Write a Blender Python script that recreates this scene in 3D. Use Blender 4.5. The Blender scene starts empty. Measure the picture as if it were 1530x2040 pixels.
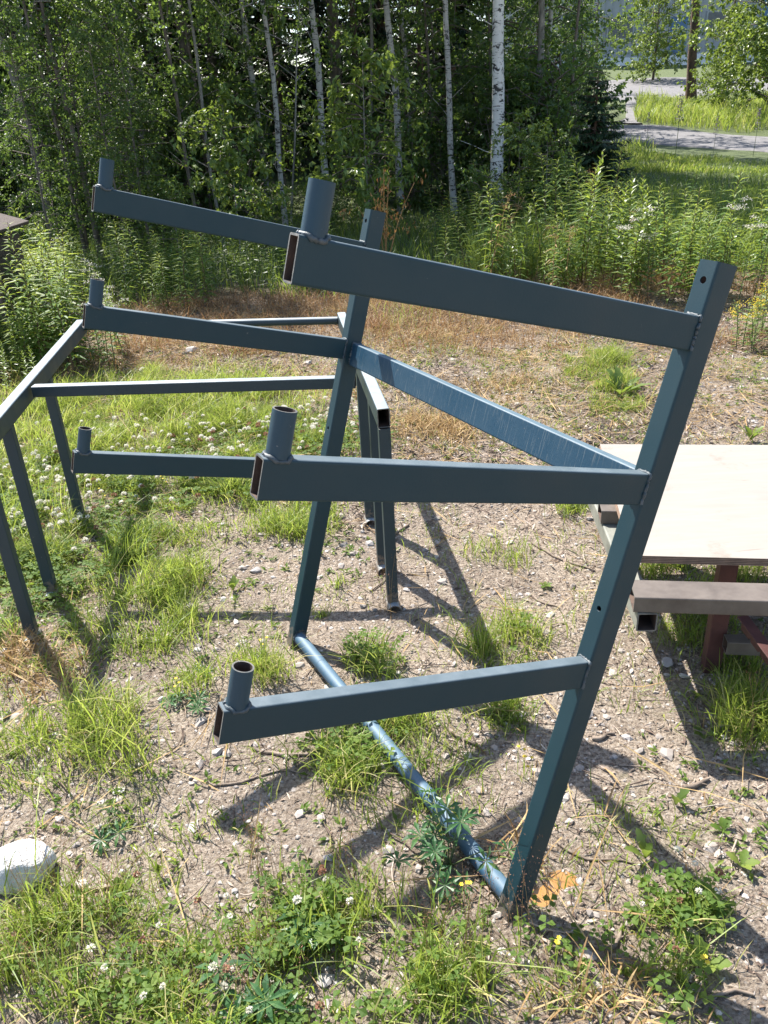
import bpy, math, random
import numpy as np
from mathutils import Vector, Matrix

# ------------------------------------------------------------------ camera, sky, sun, exposure
S = bpy.context.scene
C = S.collection
CAM_H = 1.6
FPX, PITCH, ROLL = 1588.18, 0.4646, 0.0524
_f = np.array([0, math.cos(PITCH), -math.sin(PITCH)])
_r = np.array([1., 0, 0])
_d = np.cross(_f, _r)
CR = np.array([math.cos(ROLL) * _r + math.sin(ROLL) * _d, -math.sin(ROLL) * _r + math.cos(ROLL) * _d, _f])
cd = bpy.data.cameras.new('camera')
cam = bpy.data.objects.new('camera', cd)
C.objects.link(cam)
cd.sensor_fit = 'VERTICAL'
cd.sensor_height = 24.0
cd.lens = 24.0 * FPX / 2040.0
cd.clip_start = 0.05
cd.clip_end = 1500.0
M3 = Matrix(((CR[0][0], -CR[1][0], -CR[2][0]), (CR[0][1], -CR[1][1], -CR[2][1]), (CR[0][2], -CR[1][2], -CR[2][2])))
cam.matrix_world = Matrix.Translation((0, 0, CAM_H)) @ M3.to_4x4()
S.camera = cam

SUN_EL, SUN_AZ = math.radians(53), math.radians(36)
W = bpy.data.worlds.new('World')
S.world = W
W.use_nodes = True
nt = W.node_tree
bg = nt.nodes['Background']
sky = nt.nodes.new('ShaderNodeTexSky')
sky.sky_type = 'NISHITA'
sky.sun_disc = False
sky.sun_elevation = SUN_EL
sky.sun_rotation = -SUN_AZ
sky.air_density = 1.0
sky.dust_density = 1.0
nt.links.new(sky.outputs[0], bg.inputs[0])
bg.inputs[1].default_value = 0.11
sl = bpy.data.lights.new('sun', 'SUN')
sl.energy = 5.0
sl.angle = math.radians(0.5)
sl.color = (1.0, 0.955, 0.89)
so = bpy.data.objects.new('sun', sl)
C.objects.link(so)
so.location = (-10, 14, 24)
sdir = Vector((math.sin(SUN_AZ) * math.cos(SUN_EL), -math.cos(SUN_AZ) * math.cos(SUN_EL), -math.sin(SUN_EL)))
so.rotation_euler = sdir.to_track_quat('-Z', 'Y').to_euler()
S.view_settings.view_transform = 'Standard'
S.view_settings.look = 'None'
S.view_settings.gamma = 1.0
S.view_settings.use_curve_mapping = False
S.view_settings.exposure = 1.45
S.render.engine = 'CYCLES'
S.cycles.use_denoising = True
S.cycles.denoiser = 'OPENIMAGEDENOISE'
S.cycles.max_bounces = 8
S.cycles.transparent_max_bounces = 4

# ------------------------------------------------------------------ helpers
rng = np.random.default_rng(7)
random.seed(7)
UP = np.array([0, 0, 1.])
_tab = np.random.default_rng(3).random((256, 256))


def vnoise(x, y, s):
    x = np.asarray(x, float) * s + 1000.37
    y = np.asarray(y, float) * s + 1000.71
    xi = np.floor(x).astype(int)
    yi = np.floor(y).astype(int)
    fx = x - xi
    fy = y - yi
    fx = fx * fx * (3 - 2 * fx)
    fy = fy * fy * (3 - 2 * fy)
    g = lambda a, b: _tab[a % 256, b % 256]
    return (g(xi, yi) * (1 - fx) + g(xi + 1, yi) * fx) * (1 - fy) + (g(xi, yi + 1) * (1 - fx) + g(xi + 1, yi + 1) * fx) * fy


def terr(x, y):
    x = np.asarray(x, float)
    y = np.asarray(y, float)
    t = (y - 14.0) / 2.0
    sp = 2.0 * np.where(t > 20, t, np.log1p(np.exp(np.minimum(t, 20))))
    rise = 0.075 * np.minimum(sp, 52) + 0.02 * np.maximum(sp - 52, 0)
    near = np.clip(1 - (np.hypot(x, y - 3) - 5) / 10, 0.0, 1)
    n = (vnoise(x, y, 1.3) - .5) * 0.03 + (vnoise(x, y, 5) - .5) * 0.016 + (vnoise(x, y, 14) - .5) * 0.010
    big = (vnoise(x, y, .25) - .5) * 0.25 * (1 - near)
    g = np.exp(-(((x - .34) * .93 + (y - 1.24) * .37) / .095) ** 2 - (((y - 1.24) * .93 - (x - .34) * .37 - .012 * np.sin((x - .34) * 60)) / .034) ** 2)
    return rise + n * (0.4 + 0.6 * near) * (1 - .97 * np.sqrt(g)) + big - .022 * g


def ray(px, py):
    return CR.T @ np.array([(px - 765) / FPX, (py - 1020) / FPX, 1.])


def G(px, py):
    v = ray(px, py)
    o = np.array([0, 0, CAM_H])
    t = 0.3
    for _ in range(4000):
        p = o + v * t
        if p[2] < terr(p[0], p[1]):
            break
        t *= 1.004
    return np.array([p[0], p[1], float(terr(p[0], p[1]))])


def at(px, py, Y):
    v = ray(px, py)
    return np.array([0, 0, CAM_H]) + v * (Y / v[1])


def pix(P):
    q = (np.asarray(P) - np.array([0, 0, CAM_H])) @ CR.T
    z = np.maximum(q[:, 2], 1e-3)
    return 765 + FPX * q[:, 0] / z, 1020 + FPX * q[:, 1] / z


def nrm(v):
    return v / np.maximum(np.linalg.norm(v, axis=-1, keepdims=True), 1e-9)


class MB:
    def __init__(s):
        s.V = []; s.F = []; s.n = 0; s.T = []

    def add(s, V, F, mat=0, tint=0.5, smooth=False):
        V = np.asarray(V, float)
        s.V.append(V)
        t = np.asarray(tint, float)
        s.T.append(np.full(len(V), float(t)) if t.ndim == 0 else t)
        if isinstance(F, np.ndarray):
            s.F.append((F + s.n, mat, smooth))
        else:
            by = {}
            for f in F:
                by.setdefault(len(f), []).append(f)
            for k in by:
                s.F.append((np.array(by[k]) + s.n, mat, smooth))
        s.n += len(V)

    def mesh(s, name, mats):
        me = bpy.data.meshes.new(name)
        V = np.concatenate(s.V)
        me.vertices.add(len(V))
        me.vertices.foreach_set('co', V.ravel())
        tot = sum(f.shape[0] for f, _, _ in s.F)
        lp = np.concatenate([f.ravel() for f, _, _ in s.F])
        sizes = np.concatenate([np.full(f.shape[0], f.shape[1]) for f, _, _ in s.F])
        st = np.concatenate([[0], np.cumsum(sizes)[:-1]])
        me.loops.add(len(lp))
        me.loops.foreach_set('vertex_index', lp.astype(np.int32))
        me.polygons.add(tot)
        me.polygons.foreach_set('loop_start', st.astype(np.int32))
        me.polygons.foreach_set('material_index', np.concatenate([np.full(f.shape[0], m) for f, m, _ in s.F]).astype(np.int32))
        me.polygons.foreach_set('use_smooth', np.concatenate([np.full(f.shape[0], sm) for f, _, sm in s.F]).astype(bool))
        at_ = me.attributes.new('tint', 'FLOAT', 'POINT')
        at_.data.foreach_set('value', np.concatenate(s.T).astype(np.float32))
        for m in (mats if isinstance(mats, (list, tuple)) else [mats]):
            me.materials.append(m)
        me.update(calc_edges=True)
        return me

    def build(s, name, mats, parent=None):
        return link(name, s.mesh(name, mats), parent)


def link(name, me, parent=None, loc=None):
    o = bpy.data.objects.new(name, me)
    C.objects.link(o)
    if parent:
        o.parent = parent
    if loc is not None:
        o.location = loc
    return o


def tag(o, label=None, cat=None, group=None, kind=None):
    if label: o['label'] = label
    if cat: o['category'] = cat
    if group: o['group'] = group
    if kind: o['kind'] = kind
    return o


def thing(name, label, cat, loc=(0, 0, 0), group=None, rz=0):
    o = bpy.data.objects.new(name, None)
    C.objects.link(o)
    o.location = loc
    o.rotation_euler = (0, 0, rz)
    o.empty_display_size = .1
    return tag(o, label, cat, group)


def ring_frames(P):
    P = np.asarray(P, float)
    T = np.gradient(P, axis=0)
    T = nrm(T)
    ref = np.where(np.abs(T[:, 2:3]) < .9, UP[None], np.array([[1., 0, 0]]))
    ref = np.repeat(ref[:1], len(P), 0)
    A = nrm(np.cross(T, ref))
    B = np.cross(T, A)
    return A, B


def tube(mb, P, R, n=6, mat=0, tint=.5, smooth=True, cap=True):
    P = np.asarray(P, float)
    m = len(P)
    R = np.broadcast_to(np.asarray(R, float), (m,))
    A, B = ring_frames(P)
    th = np.linspace(0, 2 * np.pi, n, endpoint=False)
    V = P[:, None] + R[:, None, None] * (np.cos(th)[None, :, None] * A[:, None] + np.sin(th)[None, :, None] * B[:, None])
    i = np.arange(m - 1)[:, None] * n
    j = np.arange(n)[None]
    k = (j + 1) % n
    F = np.stack([i + j, i + k, i + n + k, i + n + j], -1).reshape(-1, 4)
    mb.add(V.reshape(-1, 3), F, mat, tint, smooth)
    if cap:
        mb.add(V[-1], [list(range(n))], mat, tint)
        mb.add(V[0], [list(range(n))[::-1]], mat, tint)


def hollow(mb, prof_o, prof_i, L, fr, mat=0, mat_in=1, smooth=False):
    """extrude an outer and an inner closed 2-d profile along the third axis of frame fr=(origin,X,Y,Z): open tube"""
    o, X, Y, Z = [np.asarray(a, float) for a in fr]
    if np.cross(X, Y) @ Z < 0:
        prof_o, prof_i = prof_o[::-1], prof_i[::-1]
    n = len(prof_o)
    def ringv(pr, z):
        return o + pr[:, :1] * X + pr[:, 1:] * Y + z * Z
    V = np.concatenate([ringv(prof_o, 0), ringv(prof_o, L), ringv(prof_i, 0), ringv(prof_i, L)])
    j = np.arange(n); k = (j + 1) % n
    Fo = np.stack([j, k, n + k, n + j], -1)
    Fi = np.stack([2 * n + k, 2 * n + j, 3 * n + j, 3 * n + k], -1)
    Fa = np.stack([k, j, 2 * n + j, 2 * n + k], -1)
    Fb = np.stack([n + j, n + k, 3 * n + k, 3 * n + j], -1)
    mb.add(V, Fo, mat, .5, smooth)
    mb.add(V, np.concatenate([Fa, Fb]), mat_in + 1, .5, False)
    # the inner wall is its own chunk so that it can carry the bare-steel material
    mb.add(V, Fi, mat_in, .5, smooth)


def rrect(x0, x1, y0, y1, r, seg=4):
    pts = []
    for cx, cy, a0 in ((x1 - r, y1 - r, 0), (x0 + r, y1 - r, 90), (x0 + r, y0 + r, 180), (x1 - r, y0 + r, 270)):
        for i in range(seg + 1):
            a = math.radians(a0 + 90 * i / seg)
            pts.append((cx + r * math.cos(a), cy + r * math.sin(a)))
    return np.array(pts)


def rtube(mb, fr, x0, x1, y0, y1, L, t=.003, r=.005, mat=0, mat_in=1):
    hollow(mb, rrect(x0, x1, y0, y1, r), rrect(x0 + t, x1 - t, y0 + t, y1 - t, max(r - t, .001)), L, fr, mat, mat_in)


def pipe(mb, fr, R, L, t=.003, n=24, mat=0, mat_in=1, smooth=True):
    th = np.linspace(0, 2 * np.pi, n, endpoint=False)
    c = np.stack([np.cos(th), np.sin(th)], -1)
    hollow(mb, c * R, c * (R - t), L, fr, mat, mat_in, smooth)


def box(mb, fr, x0, x1, y0, y1, z0, z1, mat=0, b=.002):
    """box with chamfered edges in frame fr"""
    o, X, Y, Z = [np.asarray(a, float) for a in fr]
    pr = np.array([(x0 + b, y0), (x1 - b, y0), (x1, y0 + b), (x1, y1 - b), (x1 - b, y1), (x0 + b, y1), (x0, y1 - b), (x0, y0 + b)])
    if np.cross(X, Y) @ Z < 0:
        pr = pr[::-1]
    ci = np.array([(x0 + x1) / 2, (y0 + y1) / 2])
    sz = np.array([x1 - x0, y1 - y0])
    ins = ci + (pr - ci) * (1 - 2 * b / sz)
    V = np.concatenate([o + p[:, :1] * X + p[:, 1:] * Y + z * Z for p, z in ((ins, z0), (pr, z0 + b), (pr, z1 - b), (ins, z1))])
    n = 8
    j = np.arange(n); k = (j + 1) % n
    F = [f for a in range(3) for f in np.stack([a * n + j, a * n + k, a * n + n + k, a * n + n + j], -1).tolist()]
    F += [list(range(n))[::-1], list(range(3 * n, 4 * n))]
    mb.add(V, F, mat)


WF = (np.zeros(3), np.array([1., 0, 0]), np.array([0, 1., 0]), UP)


def blades(mb, P, h, w, bend, mat=0, tint=None, az=None, r=rng):
    """curved grass blades, 7 vertices each"""
    N = len(P)
    if N == 0:
        return
    az = r.random(N) * 2 * np.pi if az is None else az
    D = np.stack([np.cos(az), np.sin(az), np.zeros(N)], -1)
    Wd = np.stack([-np.sin(az), np.cos(az), np.zeros(N)], -1)
    tw = r.random(N) * 2 * np.pi
    Wd = nrm(Wd * np.cos(tw)[:, None] + D * np.sin(tw)[:, None] * .8 + 1e-4)
    h = h[:, None]; b = bend[:, None]; w = w[:, None]
    lv = []
    for t, ww in ((0, .7), (.38, 1.), (.75, .7), (1, 0)):
        c = P + UP * h * (t - .45 * b * t * t) + D * h * b * t * t
        if ww:
            lv += [c - Wd * w * ww * .5, c + Wd * w * ww * .5]
        else:
            lv += [c]
    V = np.stack(lv, 1)
    i = np.arange(N)[:, None] * 7
    F4 = np.concatenate([i + np.array([[0, 1, 3, 2]]), i + np.array([[2, 3, 5, 4]])])
    F3 = i + np.array([[4, 5, 6]])
    tint = r.random(N) if tint is None else tint
    T = np.repeat(tint, 7)
    n0 = mb.n
    mb.add(V.reshape(-1, 3), F4, mat, T)
    mb.F.append((F3 + n0, mat, False))


def leaves(mb, P, A, Nn, L, Wd, mat=0, tint=None, fold=.25, droop=.15, r=rng, wide=.45):
    """leaf blades with a folded midrib: base, two sides, mid rib, tip -> 4 triangles"""
    N = len(P)
    if N == 0:
        return
    A = nrm(A)
    Sd = nrm(np.cross(A, Nn))
    Nn = np.cross(Sd, A)
    L = np.broadcast_to(np.asarray(L, float), (N,))[:, None]
    Wd = np.broadcast_to(np.asarray(Wd, float), (N,))[:, None]
    mid = P + A * L * wide
    a = mid - Sd * Wd * .5 + Nn * Wd * fold
    b = mid + Sd * Wd * .5 + Nn * Wd * fold
    tip = P + A * L - Nn * L * droop
    V = np.stack([P, a, mid, b, tip], 1)
    i = np.arange(N)[:, None] * 5
    F = np.concatenate([i + np.array([[0, 2, 1]]), i + np.array([[0, 3, 2]]), i + np.array([[1, 2, 4]]), i + np.array([[2, 3, 4]])])
    tint = r.random(N) if tint is None else tint
    mb.add(V.reshape(-1, 3), F, mat, np.repeat(tint, 5))


def rand_dirs(N, r=rng):
    return nrm(r.normal(size=(N, 3)))


# ------------------------------------------------------------------ materials
def mat(name):
    m = bpy.data.materials.new(name)
    m.use_nodes = True
    n = m.node_tree.nodes
    return m, n, m.node_tree.links, n['Principled BSDF']


def ramp(n, stops):
    r = n.new('ShaderNodeValToRGB')
    e = r.color_ramp.elements
    while len(e) < len(stops):
        e.new(.5)
    for i, (p, c) in enumerate(stops):
        e[i].position = p
        e[i].color = (*c, 1) if len(c) == 3 else c
    return r


def noise(n, l, scale, detail=4, rough=.55, coord=None, dist=0):
    t = n.new('ShaderNodeTexNoise')
    t.inputs['Scale'].default_value = scale
    t.inputs['Detail'].default_value = detail
    t.inputs['Roughness'].default_value = rough
    t.inputs['Distortion'].default_value = dist
    if coord is not None:
        l.new(coord, t.inputs['Vector'])
    return t


def objco(n, l, sc=None, out='Object'):
    c = n.new('ShaderNodeTexCoord')
    if sc is None:
        return c.outputs[out]
    mp = n.new('ShaderNodeMapping')
    mp.inputs['Scale'].default_value = sc
    l.new(c.outputs[out], mp.inputs[0])
    return mp.outputs[0]


def mix(n, l, fac, a, b):
    m = n.new('ShaderNodeMix')
    m.data_type = 'RGBA'
    for s, v in ((0, fac), (6, a), (7, b)):
        if isinstance(v, (int, float)):
            m.inputs[s].default_value = v
        elif isinstance(v, tuple):
            m.inputs[s].default_value = (*v, 1)
        else:
            l.new(v, m.inputs[s])
    return m.outputs[2]


def bump(n, l, b, h, strength=.3, dist=.01):
    bp = n.new('ShaderNodeBump')
    bp.inputs['Strength'].default_value = strength
    bp.inputs['Distance'].default_value = dist
    l.new(h, bp.inputs['Height'])
    l.new(bp.outputs[0], b.inputs['Normal'])


def leafmat(name, stops, trans, tfac=.38, rough=.42, spec=.5):
    m, n, l, b = mat(name)
    a = n.new('ShaderNodeAttribute'); a.attribute_name = 'tint'
    oi = n.new('ShaderNodeObjectInfo')
    ad = n.new('ShaderNodeMath'); ad.operation = 'MULTIPLY_ADD'
    l.new(oi.outputs['Random'], ad.inputs[0]); ad.inputs[1].default_value = .3
    sb = n.new('ShaderNodeMath'); sb.operation = 'ADD'
    l.new(a.outputs['Fac'], sb.inputs[0]); sb.inputs[1].default_value = -.15
    l.new(sb.outputs[0], ad.inputs[2])
    r = ramp(n, stops)
    l.new(ad.outputs[0], r.inputs[0])
    l.new(r.outputs[0], b.inputs['Base Color'])
    b.inputs['Roughness'].default_value = rough
    b.inputs['Specular IOR Level'].default_value = spec
    t = n.new('ShaderNodeBsdfTranslucent')
    tc = mix(n, l, .5, r.outputs[0], trans)
    l.new(tc, t.inputs[0])
    mx = n.new('ShaderNodeMixShader')
    mx.inputs[0].default_value = tfac
    l.new(b.outputs[0], mx.inputs[1]); l.new(t.outputs[0], mx.inputs[2])
    l.new(mx.outputs[0], n['Material Output'].inputs[0])
    return m


M = {}
M['grass'] = leafmat('grass', [(0, (.075, .13, .02)), (.4, (.135, .21, .03)), (.75, (.23, .29, .05)), (1, (.46, .40, .17))], (.50, .60, .09), .47, .45, .35)
M['grass_dark'] = leafmat('meadow_grass', [(0, (.06, .11, .022)), (.6, (.115, .175, .03)), (1, (.19, .22, .05))], (.36, .46, .06), .46)
M['hay'] = leafmat('dry_grass', [(0, (.20, .12, .055)), (.5, (.36, .24, .11)), (1, (.52, .38, .19))], (.5, .34, .14), .3, .6, .2)
M['rust_hay'] = leafmat('withered_leaves', [(0, (.12, .06, .032)), (.5, (.24, .135, .065)), (1, (.38, .24, .12))], (.42, .22, .08), .3, .6, .2)
M['withered'] = leafmat('withered_orange_leaf', [(0, (.16, .08, .03)), (.5, (.26, .14, .05)), (1, (.36, .22, .09))], (.42, .22, .07), .3, .6, .2)
M['clover'] = leafmat('clover_leaf', [(0, (.05, .10, .018)), (.5, (.095, .16, .028)), (1, (.19, .235, .05))], (.38, .48, .06), .40, .6, .22)
M['lupin'] = leafmat('lupin_leaf', [(0, (.025, .075, .022)), (.6, (.04, .11, .03)), (1, (.075, .15, .035))], (.12, .3, .04), .3, .45)
M['fireweed'] = leafmat('fireweed_leaf', [(0, (.055, .125, .03)), (.5, (.105, .195, .042)), (1, (.26, .31, .06))], (.48, .54, .07), .46, .48, .3)
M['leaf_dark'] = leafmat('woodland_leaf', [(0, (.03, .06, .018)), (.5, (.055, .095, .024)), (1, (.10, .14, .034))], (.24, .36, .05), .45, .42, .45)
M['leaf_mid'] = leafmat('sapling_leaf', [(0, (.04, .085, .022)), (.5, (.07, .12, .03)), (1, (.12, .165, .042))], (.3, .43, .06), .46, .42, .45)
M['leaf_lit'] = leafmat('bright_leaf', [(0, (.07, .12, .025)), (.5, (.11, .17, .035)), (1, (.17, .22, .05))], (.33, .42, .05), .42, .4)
M['needle'] = leafmat('spruce_needle', [(0, (.012, .028, .012)), (.5, (.02, .045, .016)), (1, (.035, .065, .02))], (.06, .11, .025), .2, .5, .35)
M['pine_needle'] = leafmat('pine_needle', [(0, (.03, .055, .02)), (1, (.07, .10, .035))], (.1, .15, .03), .2, .5)
M['yellow_petal'] = leafmat('yellow_petal', [(0, (.65, .48, .03)), (1, (.8, .62, .05))], (.8, .6, .05), .3, .6)
M['white_petal'] = leafmat('white_petal', [(0, (.50, .38, .30)), (.28, (.68, .63, .54)), (1, (.80, .78, .70))], (.8, .78, .66), .35, .6, .2)
M['brown_petal'] = leafmat('brown_petal', [(0, (.22, .10, .06)), (1, (.36, .20, .13))], (.4, .2, .1), .25, .7, .2)
M['lilac_petal'] = leafmat('lilac_petal', [(0, (.12, .08, .16)), (1, (.22, .16, .26))], (.3, .2, .35), .3, .6)

# blue paint: weathered, dusty and scratched, with sunlit sheen painted on upward faces
def paint(name, base, dusty, wear=.60, rough=.48, dust_sheen=(.13, .16, .18), scratch=0., rust=.85, var=1., mud=.75):
    m, n, l, b = mat(name)
    co = objco(n, l)
    big = noise(n, l, 7, 5, .6, co)
    r1 = ramp(n, [(.35, (0, 0, 0)), (.75, (1, 1, 1))]); l.new(big.outputs[0], r1.inputs[0])
    mm = n.new('ShaderNodeMath'); mm.operation = 'MULTIPLY'; l.new(r1.outputs[0], mm.inputs[0]); mm.inputs[1].default_value = .35
    c1 = mix(n, l, mm.outputs[0], base, dusty)
    fl = noise(n, l, 95, 3, .7, co)
    r2 = ramp(n, [(wear + .10, (0, 0, 0)), (wear + .15, (1, 1, 1))]); l.new(fl.outputs[0], r2.inputs[0])
    ms = n.new('ShaderNodeMath'); ms.operation = 'MULTIPLY'; l.new(r2.outputs[0], ms.inputs[0]); ms.inputs[1].default_value = .55
    c2 = mix(n, l, ms.outputs[0], c1, (.22, .215, .20))
    ru = noise(n, l, 16, 8, .72, co)
    r3 = ramp(n, [(.69, (0, 0, 0)), (.76, (1, 1, 1))]); l.new(ru.outputs[0], r3.inputs[0])
    rm_ = n.new('ShaderNodeMath'); rm_.operation = 'MULTIPLY'; l.new(r3.outputs[0], rm_.inputs[0]); rm_.inputs[1].default_value = rust
    c3 = mix(n, l, rm_.outputs[0], c2, (.13, .085, .06))
    if scratch:
        scn = noise(n, l, 1, 4, .6, objco(n, l, (120, 420, 16)))
        sr = ramp(n, [(.58, (0, 0, 0)), (.66, (1, 1, 1))]); l.new(scn.outputs[0], sr.inputs[0])
        sm_ = n.new('ShaderNodeMath'); sm_.operation = 'MULTIPLY'; l.new(sr.outputs[0], sm_.inputs[0]); sm_.inputs[1].default_value = scratch
        c3 = mix(n, l, sm_.outputs[0], c3, (.17, .19, .19))
    # soil splashed up the feet
    so_ = n.new('ShaderNodeSeparateXYZ'); l.new(co, so_.inputs[0])
    mr = n.new('ShaderNodeMapRange'); l.new(so_.outputs['Z'], mr.inputs[0])
    mr.inputs[1].default_value = .01; mr.inputs[2].default_value = .13; mr.inputs[3].default_value = .45; mr.inputs[4].default_value = 0
    spn = noise(n, l, 45, 6, .7, co)
    sps = n.new('ShaderNodeMath'); sps.operation = 'ADD'; l.new(spn.outputs[0], sps.inputs[0]); l.new(mr.outputs[0], sps.inputs[1])
    spr = ramp(n, [(.74, (0, 0, 0)), (.86, (mud, mud, mud))]); l.new(sps.outputs[0], spr.inputs[0])
    c3 = mix(n, l, spr.outputs[0], c3, (.20, .15, .11))
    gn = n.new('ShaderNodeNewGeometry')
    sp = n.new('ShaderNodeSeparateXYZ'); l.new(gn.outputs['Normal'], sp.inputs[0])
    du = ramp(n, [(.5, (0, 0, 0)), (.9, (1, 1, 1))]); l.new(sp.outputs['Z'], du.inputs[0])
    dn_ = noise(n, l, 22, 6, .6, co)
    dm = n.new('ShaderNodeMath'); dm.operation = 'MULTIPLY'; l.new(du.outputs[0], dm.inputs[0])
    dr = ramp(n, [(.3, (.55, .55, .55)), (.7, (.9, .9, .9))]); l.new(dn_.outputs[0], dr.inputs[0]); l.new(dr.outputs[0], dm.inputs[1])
    c3 = mix(n, l, dm.outputs[0], c3, dust_sheen)  # dust and bright sun reflection put into the colour of upward faces
    l.new(c3, b.inputs['Base Color'])
    rr = ramp(n, [(.3, (rough - .08 * var,) * 3), (.7, (rough + .16 * var,) * 3)]); l.new(big.outputs[0], rr.inputs[0])
    l.new(rr.outputs[0], b.inputs['Roughness'])
    b.inputs['Specular IOR Level'].default_value = .4
    fine = noise(n, l, 240, 3, .6, co)
    bump(n, l, b, fine.outputs[0], .12, .002)
    return m


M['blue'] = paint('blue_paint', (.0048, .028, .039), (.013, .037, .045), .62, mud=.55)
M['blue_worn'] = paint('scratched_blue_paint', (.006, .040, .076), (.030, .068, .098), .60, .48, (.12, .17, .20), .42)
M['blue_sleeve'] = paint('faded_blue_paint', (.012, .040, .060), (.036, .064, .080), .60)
M['blue_tube'] = paint('sunlit_blue_paint', (.020, .066, .115), (.032, .080, .125), .70, .56, (.10, .16, .21), 0., .1, .3, .12)  # paler blue: the foot tube's sunlit shine put into its colour
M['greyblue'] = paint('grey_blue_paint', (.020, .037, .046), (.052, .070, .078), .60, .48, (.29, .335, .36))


def simple(name, c1, c2, sc=12, rough=.7, bs=.3, bd=.004, c3=None, metal=0, stretch=None, thr=(.35, .7)):
    m, n, l, b = mat(name)
    co = objco(n, l, stretch)
    t = noise(n, l, sc, 8, .65, co)
    r = ramp(n, [(thr[0], c1), (thr[1], c2)] + ([(min(.98, thr[1] + .1), c3)] if c3 else []))
    l.new(t.outputs[0], r.inputs[0]); l.new(r.outputs[0], b.inputs['Base Color'])
    b.inputs['Roughness'].default_value = rough
    b.inputs['Metallic'].default_value = metal
    t2 = noise(n, l, sc * 5, 4, .6, co)
    bump(n, l, b, t2.outputs[0], bs, bd)
    return m


M['steel_in'] = simple('bare_rusty_steel', (.035, .025, .02), (.11, .065, .045), 30, .75)
M['rim'] = simple('worn_cut_edge', (.06, .065, .065), (.20, .185, .165), 40, .5)
M['weld'] = simple('weld_bead', (.02, .04, .052), (.085, .095, .10), 60, .5, .5, .002)
M['brown_steel'] = simple('brown_weathered_steel', (.075, .058, .046), (.155, .128, .104), 9, .5, .25, .002, (.20, .17, .145))
M['grey_steel'] = simple('grey_green_steel', (.13, .135, .115), (.25, .25, .21), 10, .55, .25, .002)
M['red_steel'] = simple('oxide_red_steel', (.05, .018, .016), (.095, .034, .028), 11, .65, .3, .002, (.075, .045, .035))
M['black_wood'] = simple('dark_old_wood', (.03, .022, .018), (.09, .065, .05), 9, .85, .5, .004, None, 0, (6, 6, .6))
M['old_wood'] = simple('weathered_board', (.10, .07, .05), (.24, .18, .14), 12, .85, .5, .004, None, 0, (6, 6, .6))
M['tin'] = simple('weathered_tin', (.28, .29, .28), (.48, .48, .45), 8, .5)
M['bark_brown'] = simple('brown_bark', (.07, .055, .042), (.20, .165, .13), 14, .9, .8, .01, None, 0, (1, 1, .35))
M['bark_grey'] = simple('grey_bark', (.10, .095, .08), (.27, .25, .215), 14, .85, .6, .008, (.07, .06, .05), 0, (1, 1, .7))
M['bark_pine'] = simple('pine_bark', (.055, .035, .026), (.15, .085, .055), 10, .9, .9, .02, None, 0, (1, 1, .4))
M['stem'] = simple('green_stem', (.06, .09, .03), (.12, .14, .05), 20, .6)
M['stem_red'] = simple('red_brown_stem', (.07, .035, .02), (.14, .08, .04), 20, .6)
M['twig'] = simple('dry_twig', (.10, .075, .055), (.30, .235, .18), 25, .85)
M['quartz'] = simple('white_quartz', (.40, .385, .36), (.66, .64, .61), 11, .6, .8, .012, None, 0, None, (.25, .6))
M['wall_grey'] = simple('grey_cladding', (.30, .31, .32), (.36, .37, .38), 2, .8, .1, .005)
M['roof_grey'] = simple('roof_sheet', (.10, .10, .105), (.16, .16, .165), 3, .6)
M['white_trim'] = simple('white_trim', (.66, .66, .65), (.76, .76, .75), 5, .6)
M['window'] = simple('dark_window', (.02, .03, .045), (.05, .07, .09), 3, .15)
M['blue_door'] = simple('blue_door', (.05, .12, .25), (.08, .16, .30), 4, .5)

m, n, l, b = mat('birch_bark')
co = objco(n, l)
w = n.new('ShaderNodeMapping'); w.inputs['Scale'].default_value = (9, 9, 42); l.new(co, w.inputs[0])
t1 = noise(n, l, 1, 6, .6, w.outputs[0], .6)
r1 = ramp(n, [(.57, (0, 0, 0)), (.61, (1, 1, 1))]); l.new(t1.outputs[0], r1.inputs[0])
w2 = n.new('ShaderNodeMapping'); w2.inputs['Scale'].default_value = (7, 7, 9); l.new(co, w2.inputs[0])
t2 = noise(n, l, 1, 5, .65, w2.outputs[0], .8)
r2 = ramp(n, [(.56, (0, 0, 0)), (.60, (1, 1, 1))]); l.new(t2.outputs[0], r2.inputs[0])
mxx = n.new('ShaderNodeMath'); mxx.operation = 'MAXIMUM'; l.new(r1.outputs[0], mxx.inputs[0]); l.new(r2.outputs[0], mxx.inputs[1])
t3 = noise(n, l, 3, 4, .6, co)
base = mix(n, l, t3.outputs[0], (.42, .40, .36), (.74, .72, .68))
cc = mix(n, l, mxx.outputs[0], base, (.035, .032, .03))
l.new(cc, b.inputs['Base Color']); b.inputs['Roughness'].default_value = .75
bump(n, l, b, mxx.outputs[0], .5, -.01)
M['birch'] = m
m2 = m.copy(); m2.name = 'birch_bark_grey'; M['birch_grey'] = m2  # greyer, darker bark for all but the thickest birch
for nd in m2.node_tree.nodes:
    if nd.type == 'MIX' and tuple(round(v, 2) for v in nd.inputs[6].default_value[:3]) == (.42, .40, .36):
        nd.inputs[6].default_value = (.22, .21, .185, 1); nd.inputs[7].default_value = (.46, .44, .40, 1)

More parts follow.
